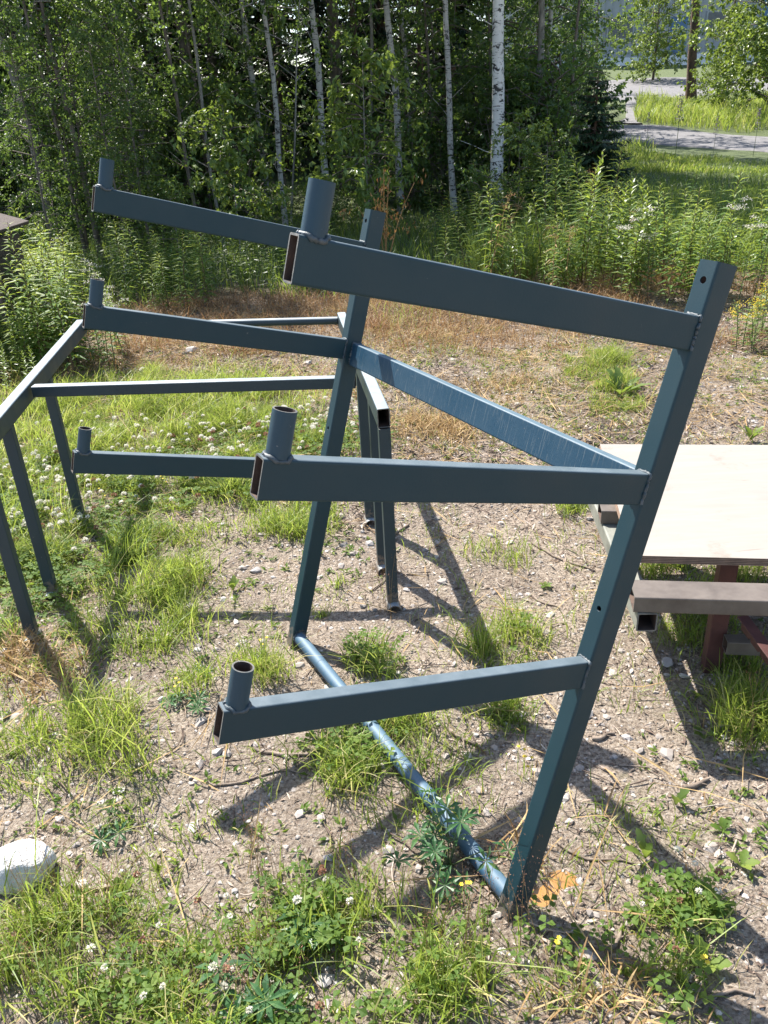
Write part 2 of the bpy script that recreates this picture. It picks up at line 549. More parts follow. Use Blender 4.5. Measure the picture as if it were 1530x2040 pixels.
# gravelly, littered soil
m, n, l, b = mat('sandy_soil')
co = objco(n, l)
a = noise(n, l, 1.1, 5, .6, co, .3)
g1 = noise(n, l, 34, 6, .75, co)
g2 = noise(n, l, 150, 3, .7, co)
g3 = noise(n, l, 95, 8, .80, co)
rs_ = ramp(n, [(.38, (.085, .060, .041)), (.455, (.30, .228, .163)), (.525, (.475, .38, .283)), (.61, (.62, .52, .415))]); l.new(g3.outputs[0], rs_.inputs[0])
sand = rs_.outputs[0]
litter = mix(n, l, g1.outputs[0], (.07, .048, .034), (.30, .22, .155))
ra = ramp(n, [(.42, (0, 0, 0)), (.62, (1, 1, 1))]); l.new(a.outputs[0], ra.inputs[0])
r5 = ramp(n, [(.40, (0, 0, 0)), (.60, (1, 1, 1))]); l.new(g1.outputs[0], r5.inputs[0])
pm = n.new('ShaderNodeMath'); pm.operation = 'MULTIPLY'; l.new(ra.outputs[0], pm.inputs[0]); l.new(r5.outputs[0], pm.inputs[1])
soil = mix(n, l, pm.outputs[0], sand, litter)
mo = noise(n, l, 2.3, 6, .7, co)
r6 = ramp(n, [(.58, (0, 0, 0)), (.68, (1, 1, 1))]); l.new(mo.outputs[0], r6.inputs[0])
pm2 = n.new('ShaderNodeMath'); pm2.operation = 'MULTIPLY'; l.new(r6.outputs[0], pm2.inputs[0]); pm2.inputs[1].default_value = .45
soil = mix(n, l, pm2.outputs[0], soil, (.20, .19, .08))
vo = n.new('ShaderNodeTexVoronoi'); vo.inputs['Scale'].default_value = 95; l.new(co, vo.inputs['Vector'])
rv = ramp(n, [(.0, (1, 1, 1)), (.42, (0, 0, 0))]); l.new(vo.outputs['Distance'], rv.inputs[0])
pm3 = n.new('ShaderNodeMath'); pm3.operation = 'MULTIPLY'; l.new(rv.outputs[0], pm3.inputs[0]); pm3.inputs[1].default_value = .8
rc_ = ramp(n, [(.2, (.10, .08, .07)), (.4, (.26, .21, .17)), (.55, (.42, .35, .29)), (.7, (.30, .29, .28)), (.8, (.60, .55, .49))]); l.new(vo.outputs['Color'], rc_.inputs[0])
soil = mix(n, l, pm3.outputs[0], soil, rc_.outputs[0])
# vegetation floor further off: darker humus and green
sx = n.new('ShaderNodeAttribute'); sx.attribute_name = 'tint'
soil = mix(n, l, sx.outputs['Fac'], soil, mix(n, l, g1.outputs[0], (.05, .038, .024), (.20, .145, .09)))
sy = n.new('ShaderNodeSeparateXYZ'); l.new(co, sy.inputs[0])
my = n.new('ShaderNodeMapRange'); l.new(sy.outputs['Y'], my.inputs[0]); my.inputs[1].default_value = 8.0; my.inputs[2].default_value = 10.0
soil = mix(n, l, my.outputs[0], soil, mix(n, l, g1.outputs[0], (.04, .06, .016), (.11, .14, .035)))
hs = n.new('ShaderNodeHueSaturation'); hs.inputs['Saturation'].default_value = .95; l.new(soil, hs.inputs['Color'])
l.new(hs.outputs[0], b.inputs['Base Color'])
b.inputs['Roughness'].default_value = .92
ah = n.new('ShaderNodeMath'); ah.operation = 'ADD'; l.new(g1.outputs[0], ah.inputs[0]); l.new(g3.outputs[0], ah.inputs[1])
bump(n, l, b, ah.outputs[0], 1.0, .022)
M['soil'] = m

M['road'] = simple('gravel_road', (.12, .115, .116), (.19, .18, .178), 4, .95, .6, .02)

# pebbles: one tint per stone
m, n, l, b = mat('pebble')
a = n.new('ShaderNodeAttribute'); a.attribute_name = 'tint'
r = ramp(n, [(0, (.13, .12, .11)), (.35, (.26, .235, .21)), (.6, (.40, .34, .285)), (.8, (.34, .33, .325)), (1, (.52, .49, .44))]); l.new(a.outputs['Fac'], r.inputs[0])
t = noise(n, l, 60, 4, .6, objco(n, l))
l.new(mix(n, l, t.outputs[0], r.outputs[0], (.28, .24, .21)), b.inputs['Base Color'])
b.inputs['Roughness'].default_value = .8
M['pebble'] = m
m, n, l, b = mat('wood_litter')
a = n.new('ShaderNodeAttribute'); a.attribute_name = 'tint'
r = ramp(n, [(0, (.05, .032, .024)), (.5, (.16, .11, .08)), (.85, (.34, .26, .2)), (1, (.48, .42, .35))]); l.new(a.outputs['Fac'], r.inputs[0])
l.new(r.outputs[0], b.inputs['Base Color']); b.inputs['Roughness'].default_value = .85
M['litter'] = m

m, n, l, b = mat('orange_puddle')
t = noise(n, l, 14, 5, .6, objco(n, l))
r = ramp(n, [(.35, (.26, .135, .045)), (.7, (.36, .20, .07))]); l.new(t.outputs[0], r.inputs[0]); l.new(r.outputs[0], b.inputs['Base Color'])
b.inputs['Roughness'].default_value = .07; b.inputs['Specular IOR Level'].default_value = .5
M['puddle'] = m

# plywood
m, n, l, b = mat('plywood_face')
co = objco(n, l, (1.2, 9, 9))
t = noise(n, l, 3, 6, .6, co, 1.2)
t2 = noise(n, l, 7, 8, .72, objco(n, l))
c = mix(n, l, t.outputs[0], (.215, .19, .16), (.31, .28, .24))
r = ramp(n, [(.57, (0, 0, 0)), (.72, (1, 1, 1))]); l.new(t2.outputs[0], r.inputs[0])
pm = n.new('ShaderNodeMath'); pm.operation = 'MULTIPLY'; l.new(r.outputs[0], pm.inputs[0]); pm.inputs[1].default_value = .6
c = mix(n, l, pm.outputs[0], c, (.15, .105, .075))
t3 = noise(n, l, 1, 3, .6, objco(n, l, (5, 70, 5)), .4)
r = ramp(n, [(.66, (0, 0, 0)), (.72, (.8, .8, .8))]); l.new(t3.outputs[0], r.inputs[0])
c = mix(n, l, r.outputs[0], c, (.17, .125, .095))
t4 = noise(n, l, 2.2, 4, .6, objco(n, l))
r = ramp(n, [(.5, (0, 0, 0)), (.7, (.45, .45, .45))]); l.new(t4.outputs[0], r.inputs[0])
c = mix(n, l, r.outputs[0], c, (.20, .185, .17))
l.new(c, b.inputs['Base Color']); b.inputs['Roughness'].default_value = .55
M['ply_face'] = m
M['ply_a'] = simple('plywood_edge_pale', (.20, .13, .09), (.30, .20, .14), 30, .8)
M['ply_b'] = simple('plywood_edge_dark', (.07, .042, .03), (.12, .075, .055), 30, .8)

# ------------------------------------------------------------------ setting: ground, road
def axis(parts):
    out = []
    for a, bb, st in parts:
        out += list(np.arange(a, bb, st))
    out.append(parts[-1][1])
    return np.array(out)


gx = axis([(-600, -100, 60), (-100, -30, 8), (-30, -8, 1.2), (-8, -3, .2), (-3, .12, .03), (.12, .54, .012), (.54, 3.2, .03), (3.2, 8, .2), (8, 30, 1.0), (30, 100, 8), (100, 600, 60)])
gy = axis([(-60, -4, 8), (-4, .2, .5), (.2, 1.08, .03), (1.08, 1.40, .012), (1.4, 5, .03), (5, 9, .08), (9, 16, .3), (16, 60, 1.0), (60, 120, 6), (120, 900, 60)])
X, Y = np.meshgrid(gx, gy)
Z = terr(X, Y)
ny, nx = X.shape
i, j = np.meshgrid(np.arange(ny - 1), np.arange(nx - 1), indexing='ij')
k = i * nx + j
F = np.stack([k, k + 1, k + nx + 1, k + nx], -1).reshape(-1, 4)


def veg_floor(x, y):
    edge = 6.9 + .6 * vnoise(x, y, .6) + np.where(x < 0, .25 * x * .2, .0)
    v = np.clip((y - edge) / 1.2, 0, 1)
    left = np.clip((-1.75 - x - .12 * y + .5 * vnoise(x, y, 1.1)) / .5, 0, 1) * np.clip((y - 2.7) / .5, 0, 1)
    return np.maximum(v, left)


mb = MB()
hum = np.clip((Y - 2.7) / 1.0, 0, 1) * (.15 + .55 * np.clip((vnoise(X, Y, 2.1) - .3) * 2, 0, 1)) * np.clip(1.5 - .12 * np.abs(X - .2), .6, 1)
mb.add(np.stack([X, Y, Z], -1).reshape(-1, 3), F, 0, np.maximum(veg_floor(X, Y), hum).ravel(), True)
tag(mb.build('ground', M['soil']), kind='structure')


def strip(name, left, right, m, dz):
    """a sheet between two edge polylines that follows the terrain"""
    Lp, Rp = np.array(left, float), np.array(right, float)
    def res(P, n):
        d = np.r_[0, np.cumsum(np.linalg.norm(np.diff(P, axis=0), axis=1))]
        s = np.linspace(0, d[-1], n)
        return np.stack([np.interp(s, d, P[:, q]) for q in (0, 1)], -1)
    n = 70; w = 16
    A, B = res(Lp, n), res(Rp, n)
    t = np.linspace(0, 1, w)[None, :, None]
    P = A[:, None] * (1 - t) + B[:, None] * t
    P = P + (np.stack([vnoise(P[..., 0], P[..., 1], .7), vnoise(P[..., 1], P[..., 0], .7)], -1) - .5) * .5
    Zz = terr(P[..., 0], P[..., 1]) + dz
    Zz[:, 0] -= .12; Zz[:, -1] -= .12
    V = np.concatenate([P, Zz[..., None]], -1).reshape(-1, 3)
    i, j = np.meshgrid(np.arange(n - 1), np.arange(w - 1), indexing='ij')
    k = i * w + j
    F = np.stack([k, k + 1, k + w + 1, k + w], -1).reshape(-1, 4)
    mb = MB(); mb.add(V, F, 0, .5, True)
    return tag(mb.build(name, m), kind='structure')


gp = lambda *q: [G(*p)[:2] for p in q]
near = gp((1640, 318), (1530, 304), (1400, 296), (1260, 287), (1100, 283), (900, 278))
far = gp((1640, 285), (1530, 274), (1400, 262), (1290, 250), (1100, 246), (900, 240))
strip('gravel_road', near, far, M['road'], .03)
strip('gravel_yard', gp((1235, 246), (1245, 225), (1235, 205), (1190, 182), (1130, 160)) , gp((1292, 250), (1262, 232), (1300, 206), (1420, 190), (1800, 162)), M['road'], .045)

# ------------------------------------------------------------------ the blue storage rack
yaw, tilt = -1.0849, .2814
u = np.array([math.cos(yaw), math.sin(yaw), 0])
nh = np.array([-.8838, -.4676, 0]); nh = nrm(nh - u * (nh @ u))
pz = math.cos(tilt) * UP - math.sin(tilt) * nh
qx = math.cos(tilt) * nh + math.sin(tilt) * UP
rack = thing('storage_rack', 'tall blue steel storage rack with six upward arms, leaning to the right', 'rack')
rack.matrix_world = Matrix(((qx[0], u[0], pz[0], .221), (qx[1], u[1], pz[1], 1.1478), (qx[2], u[2], pz[2], .002), (0, 0, 0, 1)))
A_, B_, D_, LP, LA, AD, AH = .0512, .0412, 1.1951, 1.4101, .7381, .0288, .0588
AS = (.5998, .9832, 1.2623)
X1, Y1 = np.array([1., 0, 0]), np.array([0, 1., 0])


def weld_ring(mb, pts, r0=.004, seed=0):
    """an irregular bead along a closed or open path"""
    rr = np.random.default_rng(seed)
    P = np.array(pts, float)
    d = np.r_[0, np.cumsum(np.linalg.norm(np.diff(P, axis=0), axis=1))]
    s = np.arange(0, d[-1], .003)
    Q = np.stack([np.interp(s, d, P[:, q]) for q in range(3)], -1)
    Q = Q + rr.normal(size=Q.shape) * .0006
    tube(mb, Q, r0 * (.75 + .5 * rr.random(len(Q))), 6)


def cut_holes(o, holes):
    """drill real holes: holes = (centre, axis, radius, depth)"""
    for c, ax, r, dep in holes:
        mb = MB()
        ax = np.array(ax, float)
        P = np.array([np.array(c) - ax * dep, np.array(c) + ax * dep])
        tube(mb, P, r, 20, 0, .5, False)
        me = mb.mesh('drill', [M['blue']])
        co_ = bpy.data.objects.new('drill', me)
        C.objects.link(co_)
        co_.matrix_world = rack.matrix_world.copy()
        md = o.modifiers.new('b', 'BOOLEAN')
        md.object = co_; md.operation = 'DIFFERENCE'; md.solver = 'EXACT'
        bpy.context.view_layer.update()
        dg = bpy.context.evaluated_depsgraph_get()
        new = bpy.data.meshes.new_from_object(o.evaluated_get(dg))
        o.modifiers.clear()
        if len(new.polygons) > 20:
            o.data = new
        bpy.data.objects.remove(co_)


for kk in (0, 1):
    y1 = -kk * D_; y0 = y1 - B_
    mb = MB()
    rtube(mb, (np.zeros(3), X1, Y1, UP), -A_, 0, y0, y1, LP, .003, .005)
    post = mb.build('post', [M['blue'], M['steel_in'], M['rim']], rack)
    yc = (y0 + y1) / 2
    bpy.context.view_layer.update()
    cut_holes(post, [((0, yc, LP - .032), X1, .0062, .02), ((0, yc, .7645), X1, .0055, .02)])
    for ai, s in enumerate(AS):
        mb = MB()
        rtube(mb, (np.array([.0006, 0, 0]), Y1, UP, X1), y1 - AD, y1 - .0004, s, s + AH, LA, .0028, .004)
        arm = mb.build('arm', [M['blue'], M['steel_in'], M['rim']], rack)
        mb = MB()
        pipe(mb, (np.array([LA - .024, y1 - AD / 2, s + AH]), X1, Y1, UP), .0165, .064, .0026, 28)
        mb.build('sleeve', [M['blue_sleeve'], M['steel_in'], M['rim']], arm)
        mb = MB()
        th = np.linspace(0, 2 * np.pi, 50)
        weld_ring(mb, np.stack([LA - .024 + .0175 * np.cos(th), np.clip(y1 - AD / 2 + .0175 * np.sin(th), y1 - AD, y1), s + AH + .001 - .004 * (np.abs(np.sin(th)) > .8)], -1), .0035, ai + kk * 7)
        mb.build('weld', M['weld'], arm)
        mb = MB()
        weld_ring(mb, [(.002, y1 - AD, s), (.002, y1 - AD, s + AH), (.002, y1, s + AH), (.002, y1 + .0005, s)], .0032, ai + 20)
        mb.build('weld', M['weld'], arm)
mb = MB()
rtube(mb, (np.array([0, -D_ + .0005, 0]), X1, UP, Y1), -.049, -.0192, .9684, 1.0356, D_ - B_ - .001, .003, .004)
beam = mb.build('cross_beam', [M['blue_worn'], M['steel_in'], M['rim']], rack)
for yy in (-D_ + .002, -B_ - .002):
    mb = MB()
    weld_ring(mb, [(-.049, yy, 1.0356), (-.0192, yy, 1.0356), (-.0192, yy, .9684)], .0035, 5)
    mb.build('weld', M['weld'], beam)
mb = MB()
pipe(mb, (np.array([-.025, -D_ + .0005, .036]), X1, UP, Y1), .0205, D_ - B_ - .001, .003, 30)
ft = mb.build('foot_tube', [M['blue_tube'], M['steel_in'], M['rim']], rack)
th = np.linspace(0, 2 * np.pi, 40)
for yy in (-D_ + .002, -B_ - .002):
    mb = MB()
    weld_ring(mb, np.stack([-.025 + .021 * np.cos(th), np.full(40, yy), .036 + .021 * np.sin(th)], -1), .0032, 9)
    mb.build('weld', M['weld'], ft)

# ------------------------------------------------------------------ grey-blue trestle stand behind the rack
stand = thing('trestle_stand', 'low grey blue steel trestle with two rails and six square legs', 'trestle', (-.65, 2.8, 0))
SO = np.array([-.65, 2.8, 0])
rd = nrm(np.array([.1185, -.993, 0])); rs = np.array([rd[1] * -1, rd[0], 0])   # along the rail, across (to +x)
TOP = .75
RW, RH = .042, .065
railR0 = np.array([-.155, 3.86, TOP]); LR = 1.435
railL0 = np.array([-1.455, 4.00, TOP]); LL = 1.74
for o0, LL_ in ((railR0, LR), (railL0, LL)):
    mb = MB()
    rtube(mb, (o0 - SO, rs, UP, rd), -RW / 2, RW / 2, -RH, 0, LL_, .003, .006)
    mb.build('rail', [M['greyblue'], M['steel_in'], M['rim']], stand)
mb = MB()
a, bq = np.array([-1.312, 2.915, TOP - .003]), np.array([-.055, 2.815, TOP - .003])
dd = nrm(bq - a); a = a + dd * .024; bq = bq - dd * .024
rtube(mb, (a - SO, np.cross(dd, UP), UP, dd), -.02, .02, -.042, 0, np.linalg.norm(bq - a), .003, .005)
mb.build('crossbar', [M['greyblue'], M['steel_in'], M['rim']], stand)
mb = MB()
a, bq = np.array([-1.452, 3.975, TOP - .03]), np.array([-.15, 3.82, TOP - .03])
dd = nrm(bq - a); a = a + dd * .024; bq = bq - dd * .022
pipe(mb, (a - SO, np.cross(dd, UP), UP, dd), .018, np.linalg.norm(bq - a), .003, 20)
mb.build('crossbar', [M['greyblue'], M['steel_in'], M['rim']], stand)
for fx, fy in ((-1.253, 2.345), (-1.288, 2.64), (-1.366, 3.22), (-.005, 2.44), (-.036, 2.70), (-.084, 3.09)):
    o0 = railR0 if fx > -.6 else railL0
    t = ((np.array([fx, fy, 0]) - o0) * rd)[:2].sum()
    c = o0 + rd * t
    gz = float(terr(c[0], c[1]))
    c = np.array([c[0], c[1], 0])
    mb = MB()
    rtube(mb, (c + UP * (gz + .028) - SO, rs, rd, UP), -.0195, .0195, -.02, .02, TOP - RH - gz - .0285, .003, .004)
    leg = mb.build('leg', [M['greyblue'], M['steel_in'], M['rim']], stand)
    th = np.linspace(0, np.pi, 13)
    co2 = np.stack([np.cos(th), np.sin(th)], -1)
    mb = MB()
    pr = np.concatenate([co2 * .026, co2[::-1] * .0225])
    o1 = c + UP * (gz + .003) - SO - rd * .03
    V = np.concatenate([o1 + pr[:, :1] * rs + pr[:, 1:] * UP, o1 + pr[:, :1] * rs + pr[:, 1:] * UP + rd * .075])
    nn = len(pr); jj = np.arange(nn); k2 = (jj + 1) % nn
    mb.add(V, np.stack([jj, k2, nn + k2, nn + jj], -1), 0, .5, False)
    for e in (0, nn):
        for q in range(12):
            mb.add(V[[e + q, e + q + 1, e + nn - 2 - q, e + nn - 1 - q]], [[0, 1, 2, 3]], 0)
    mb.build('foot', M['greyblue'], leg)

# ------------------------------------------------------------------ steel work frame on the right, with the plywood sheet
fr0 = np.array([.68, 1.77, 0])
frame = thing('steel_work_table', 'rusty brown and red steel table frame under the plywood', 'table frame', tuple(fr0))
mdir = nrm(np.array([.985, -.15, 0])); mperp = np.array([.15, .985, 0])
ZT = .42
mlines = [(.652, 1.772, .092), (.70, 2.28, .085), (.745, 2.66, .085)]
for q, (mx_, my_, wd) in enumerate(mlines):
    mb = MB()
    rtube(mb, (np.array([mx_, my_, ZT]) - fr0, mperp, UP, mdir), 0, wd, -.048, 0, 1.35, .004, .004)
    mb.build('cross_member', [M['brown_steel'], M['steel_in'], M['rim']], frame)
ra_, rb_ = np.array([.69, 1.765]), np.array([.78, 2.85])
rdir = nrm(np.array([*(rb_ - ra_), 0])); rside = np.array([rdir[1], -rdir[0], 0])
for off in (0, 1.12):
    mb = MB()
    rtube(mb, (np.array([*ra_, ZT - .0485]) + mdir * off - fr0, rside, UP, rdir), -.027, .027, -.058, 0, 1.15, .004, .006)
    mb.build('long_rail', [M['grey_steel'], M['steel_in'], M['rim']], frame)
for lx, ly in ((.985, 1.955), (1.75, 1.84), (1.06, 2.62)):
    gz = float(terr(lx, ly))
    mb = MB()
    rtube(mb, (np.array([lx, ly, gz - .02]) - fr0, mdir, mperp, UP), -.025, .025, 0, .045, ZT - gz + .018, .004, .004)
    mb.build('table_leg', [M['red_steel'], M['steel_in'], M['rim']], frame)
mb = MB()
rtube(mb, (np.array([.99, 1.90, .16]) - fr0, mperp, UP, mdir), 0, .045, -.045, 0, .75, .003, .003)
mb.build('lower_brace', [M['brown_steel'], M['steel_in'], M['rim']], frame)
# perforated red angle bar running down towards the viewer
pa, pb = np.array([1.022, 1.895, .235]), np.array([1.13, 1.40, .09])
pd = nrm(pb - pa); ps = nrm(np.cross(pd, UP)); pu = np.cross(ps, pd)
mb = MB()
nh_ = 11; Ltot = np.linalg.norm(pb - pa); step = Ltot / nh_
hw = .028
for h in range(nh_):
    # square plate segment with an octagonal hole
    c0 = pa + pd * (h + .5) * step - fr0
    ang = np.linspace(0, 2 * np.pi, 17)[:-1] + np.pi / 16
    inn = np.stack([np.cos(ang) * .0085, np.sin(ang) * .0085], -1)
    sq = []
    for aa in ang:
        c_, s_ = math.cos(aa), math.sin(aa)
        kq = min(step / 2 / max(abs(c_), 1e-6), hw / max(abs(s_), 1e-6))
        sq.append((c_ * kq, s_ * kq))
    sq = np.array(sq)
    for sgn in (1, -1):
        V = np.concatenate([c0 + q[:, :1] * pd + q[:, 1:] * pu + ps * .0018 * sgn for q in (inn, sq)])
        jj = np.arange(16); k2 = (jj + 1) % 16
        mb.add(V, np.stack([jj, k2, 16 + k2, 16 + jj], -1), 0)
    V = np.concatenate([c0 + inn[:, :1] * pd + inn[:, 1:] * pu + ps * .0018 * sgn for sgn in (1, -1)])
    mb.add(V, np.stack([jj, k2, 16 + k2, 16 + jj], -1), 0)
box(mb, (pa - fr0 + pu * hw, ps, pu, pd), -.002, .032, 0, .004, 0, Ltot, 0, .001)
mb.build('perforated_angle', M['red_steel'], frame)

mb = MB()
PN = 9; PT = .024
p00 = np.array([.715, 1.945, ZT + .001]); pl = np.array([.745, 2.78, 0])
pdir = nrm(np.array([.99, -.155, 0])); pper = np.array([.155, .99, 0])
for q in range(PN):
    ins = .0006 * (q % 2)
    z0 = PT * q / PN; z1 = PT * (q + 1) / PN
    last = q == PN - 1
    V = [(-.02 + ins, ins), (1.3 - ins, ins), (1.3 - ins, .84 - ins), (-.02 + ins, .84 - ins)]
    V = np.array([pdir * x + pper * y + UP * z for z in (z0, z1) for x, y in V])
    mb.add(V, [[0, 1, 5, 4], [1, 2, 6, 5], [2, 3, 7, 6], [3, 0, 4, 7]], 1 + q % 2)
    mb.add(V, [[4, 5, 6, 7]], 0 if last else 1 + q % 2)
    if q == 0:
        mb.add(V, [[3, 2, 1, 0]], 2)
ply = mb.build('plywood_sheet', [M['ply_face'], M['ply_a'], M['ply_b']])
ply.location = p00
tag(ply, 'pale sunlit plywood sheet lying on the steel table frame', 'plywood')

# ------------------------------------------------------------------ old bin at the left edge
c = G(8, 715); gz = float(terr(c[0], c[1]))
hut = thing('wooden_bin', 'dark old wooden bin with slanted lid among the weeds at the left edge', 'bin', (c[0] - .40, c[1], gz))
lid_top = at(40, 448, c[1])[2] - gz
for bi, y in enumerate(np.linspace(.02, lid_top - .1, 7)[:-1]):
    hstep = (lid_top - .12) / 6
    mb = MB(); box(mb, WF, .0, .46, -.02, .02, y, y + hstep - .006, 0, .003); mb.build('plank', M['black_wood'], hut)
    mb = MB(); box(mb, WF, .465, .50, .03, .6, y, y + hstep - .006, 0, .003); mb.build('plank', M['black_wood'], hut)
mb = MB(); box(mb, WF, .462, .515, -.025, .025, 0, lid_top - .05, 0, .003); mb.build('corner_post', M['old_wood'], hut)
mb = MB()
lf = (np.array([-.3, -.08, lid_top + .22]), nrm(np.array([1, 0, -.32])), Y1, nrm(np.array([.32, 0, 1])))
box(mb, lf, 0, .9, 0, .8, -.012, .012, 0, .003); mb.build('lid', M['black_wood'], hut)
mb = MB()
box(mb, lf, -.02, .92, -.035, -.002, -.05, .01, 0, .003); mb.build('lid_edge', M['old_wood'], hut)

# ------------------------------------------------------------------ building behind the yard
bc = at(1250, 150, 62.0)
bz = float(terr(bc[0], bc[1]))
build = thing('grey_building', 'long pale grey building beyond the gravel yard', 'building', (bc[0], bc[1], bz), rz=math.radians(-4))
BWID, BH = 30., 6.2
nb = 24
mb = MB(); box(mb, WF, -9, BWID - 9, 0, 12, -.3, .45, 0, .01); mb.build('plinth', M['white_trim'], build)
wb = MB(); box(wb, WF, -8.9, BWID - 9.1, .1, 11.9, .45, BH, 0, .01); wall = wb.build('wall', M['wall_grey'], build)
for q in range(60):
    if q == 0:
        mb = MB(); box(mb, WF, -.03, .03, .06, .098, .46, BH - .01, 0, .004); bat = mb.mesh('batten', [M['wall_grey']])
    link('batten', bat, wall, (-8.6 + q * .49, 0, 0))
mb = MB()
prf = np.array([(-1, BH + .0), (6, BH + 2.0), (13, BH + .0), (13, BH + .22), (6, BH + 2.25), (-1, BH + .22)])
V = np.concatenate([np.stack([np.full(6, x), prf[:, 0], prf[:, 1]], -1) for x in (-10., BWID - 8)])
jj = np.arange(6); k2 = (jj + 1) % 6
mb.add(V, [list(f) for f in np.stack([jj, k2, 6 + k2, 6 + jj], -1)] + [[0, 1, 4, 5], [1, 2, 3, 4], [11, 10, 7, 6], [10, 9, 8, 7]], 0)
mb.build('roof', M['roof_grey'], build)
for wx, wz, ww, hh, mm in ((-4.5, 1.6, 1.6, 1.2, 'window'), (-1.5, 1.6, 1.6, 1.2, 'window'), (2.6, .46, 1.1, 2.2, 'blue_door'), (5, 1.6, 1.8, 1.2, 'window'), (8.5, .46, 3.2, 3.1, 'blue_door'), (14, 1.6, 1.8, 1.2, 'window')):
    mb = MB(); box(mb, WF, wx - .1, wx + ww + .1, -.02, .09, wz - .0 - (.1 if mm == 'window' else 0), wz + hh + .1, 0, .01)
    fo = mb.build('window' if mm == 'window' else 'door', M['wall_grey'], build)
    mb = MB(); box(mb, WF, wx, wx + ww, -.04, -.022, wz + .01, wz + hh, 0, .005)
    mb.build('pane' if mm == 'window' else 'leaf', M[mm], fo)

# ------------------------------------------------------------------ trees
def trunk_pts(p0, p1, H, r0, seed, n=16, wob=.03):
    """points of a trunk whose lower part passes p0 and p1 (relative), up to height H"""
    rr = np.random.default_rng(seed)
    lean = (p1 - p0) / max(p1[2] - p0[2], .1)
    z = np.linspace(0, H, n)
    k = np.minimum(z, 4) + .3 * np.maximum(z - 4, 0)
    P = np.stack([lean[0] * k, lean[1] * k, z], -1)
    ph = rr.random(4) * 6.3
    wv = wob * np.stack([np.sin(z * 1.1 + ph[0]) + .5 * np.sin(z * 2.7 + ph[1]), np.sin(z * .9 + ph[2]) + .5 * np.sin(z * 2.3 + ph[3])], -1)
    P[:, :2] += wv - wv[0]
    R = r0 * (1 - .85 * (z / H) ** 1.1) * (1 + .35 * np.exp(-z / .12))
    P[0, 2] -= .15
    return P, R


def crown_mesh(name, seed, H, z0, rad, nbr, nl, L, Wd, leafm, barkm, droop=.4, shape='oval', spread=.22, flat=.7):
    """twigs and leaf blades spread through the crown volume"""
    rr = np.random.default_rng(seed)
    mb = MB()
    per = nl // nbr
    for q in range(nbr):
        t = (q + rr.random()) / nbr
        zs = z0 + (H - z0) * t
        if shape == 'oval':
            lr = rad * (math.sin(math.pi * min(1, .18 + .8 * t)) ** .7)
        elif shape == 'cone':
            lr = rad * (1.02 - t)
        else:
            lr = rad * (.55 + .45 * rr.random())
        lr *= .6 + .6 * rr.random()
        az = rr.random() * 6.283
        d = np.array([math.cos(az), math.sin(az), 0])
        s = np.linspace(0, 1, 5)[:, None]
        rise = .55 * lr * (.3 + rr.random())
        P = np.array([0, 0, zs]) + d * lr * s + UP * (rise * s - droop * lr * s * s * 1.3)
        P = P + np.r_[np.zeros((1, 3)), rr.normal(size=(4, 3)) * lr * .05]
        tube(mb, P, np.linspace(.008 + .006 * lr, .002, 5), 4, 1, .5, True, False)
        m = per
        ts = np.clip(rr.beta(1.7, 1.1, m), .08, 1)
        idx = ts * 4
        i0 = np.minimum(idx.astype(int), 3); fr = (idx - i0)[:, None]
        B = P[i0] * (1 - fr) + P[i0 + 1] * fr
        # sub-twigs: leaves gathered in small sprays
        nsp = max(3, m // 14)
        spc = B[rr.integers(0, m, nsp)] + rr.normal(size=(nsp, 3)) * spread * lr * np.array([1, 1, .75])
        spd = nrm(rr.normal(size=(nsp, 3)) + d * .8 - UP * droop * .9)
        si = rr.integers(0, nsp, m)
        pos = spc[si] + spd[si] * (rr.random((m, 1)) - .3) * (.22 + .1 * lr) + rr.normal(size=(m, 3)) * .025
        A = nrm(spd[si] * .6 + rr.normal(size=(m, 3)) * .8 - UP * .3)
        Nn = nrm(UP * flat + rr.normal(size=(m, 3)) * .55)
        sc = .7 + .6 * rr.random(m)
        leaves(mb, pos, A, Nn, L * sc, Wd * sc, 0, np.clip(rr.normal(.5, .25, m), 0, 1), .18, .15, rr)
    return mb.mesh(name, [leafm, barkm])


def spruce_mesh(name, seed, H, rad, z0=.15, full=1., leafm=None):
    rr = np.random.default_rng(seed)
    mb = MB()
    nw = int(H / .27)
    tot = 0
    for wv in range(nw):
        t = wv / nw
        z = z0 + (H - z0) * t
        lr = rad * (1 - t) ** .85 + .05
        for q in range(int(rr.integers(5, 8) * full)):
            az = rr.random() * 6.283
            ln = lr * (.7 + .45 * rr.random())
            d = np.array([math.cos(az), math.sin(az), 0])
            s = np.linspace(0, 1, 5)[:, None]
            P = np.array([0, 0, z + rr.normal() * .08]) + d * ln * s + UP * ln * (-.28 * s * (1.2 - t) + .22 * s ** 3)
            tube(mb, P, np.linspace(.012, .003, 5), 3, 1, .5, True, False)
            m = int(10 + 46 * ln * (12 / max(H, 8)) ** .3)
            ts = rr.random(m) ** .7
            idx = ts * 4; i0 = np.minimum(idx.astype(int), 3); fr = (idx - i0)[:, None]
            B = P[i0] * (1 - fr) + P[i0 + 1] * fr
            side = np.array([-d[1], d[0], 0]) * rr.choice([-1, 1], m)[:, None]
            A = nrm(d * .8 + side * (.75 + .3 * rr.random((m, 1))) - UP * (.25 + .3 * rr.random((m, 1))))
            L = (.10 + .24 * (1 - ts) * min(1, ln)) * (.7 + .6 * rr.random(m))
            leaves(mb, B, A, nrm(UP + rr.normal(size=(m, 3)) * .35), L, L * .22, 0, rr.random(m), .1, .2, rr)
    return mb.mesh(name, [leafm or M['needle'], M['bark_pine']])


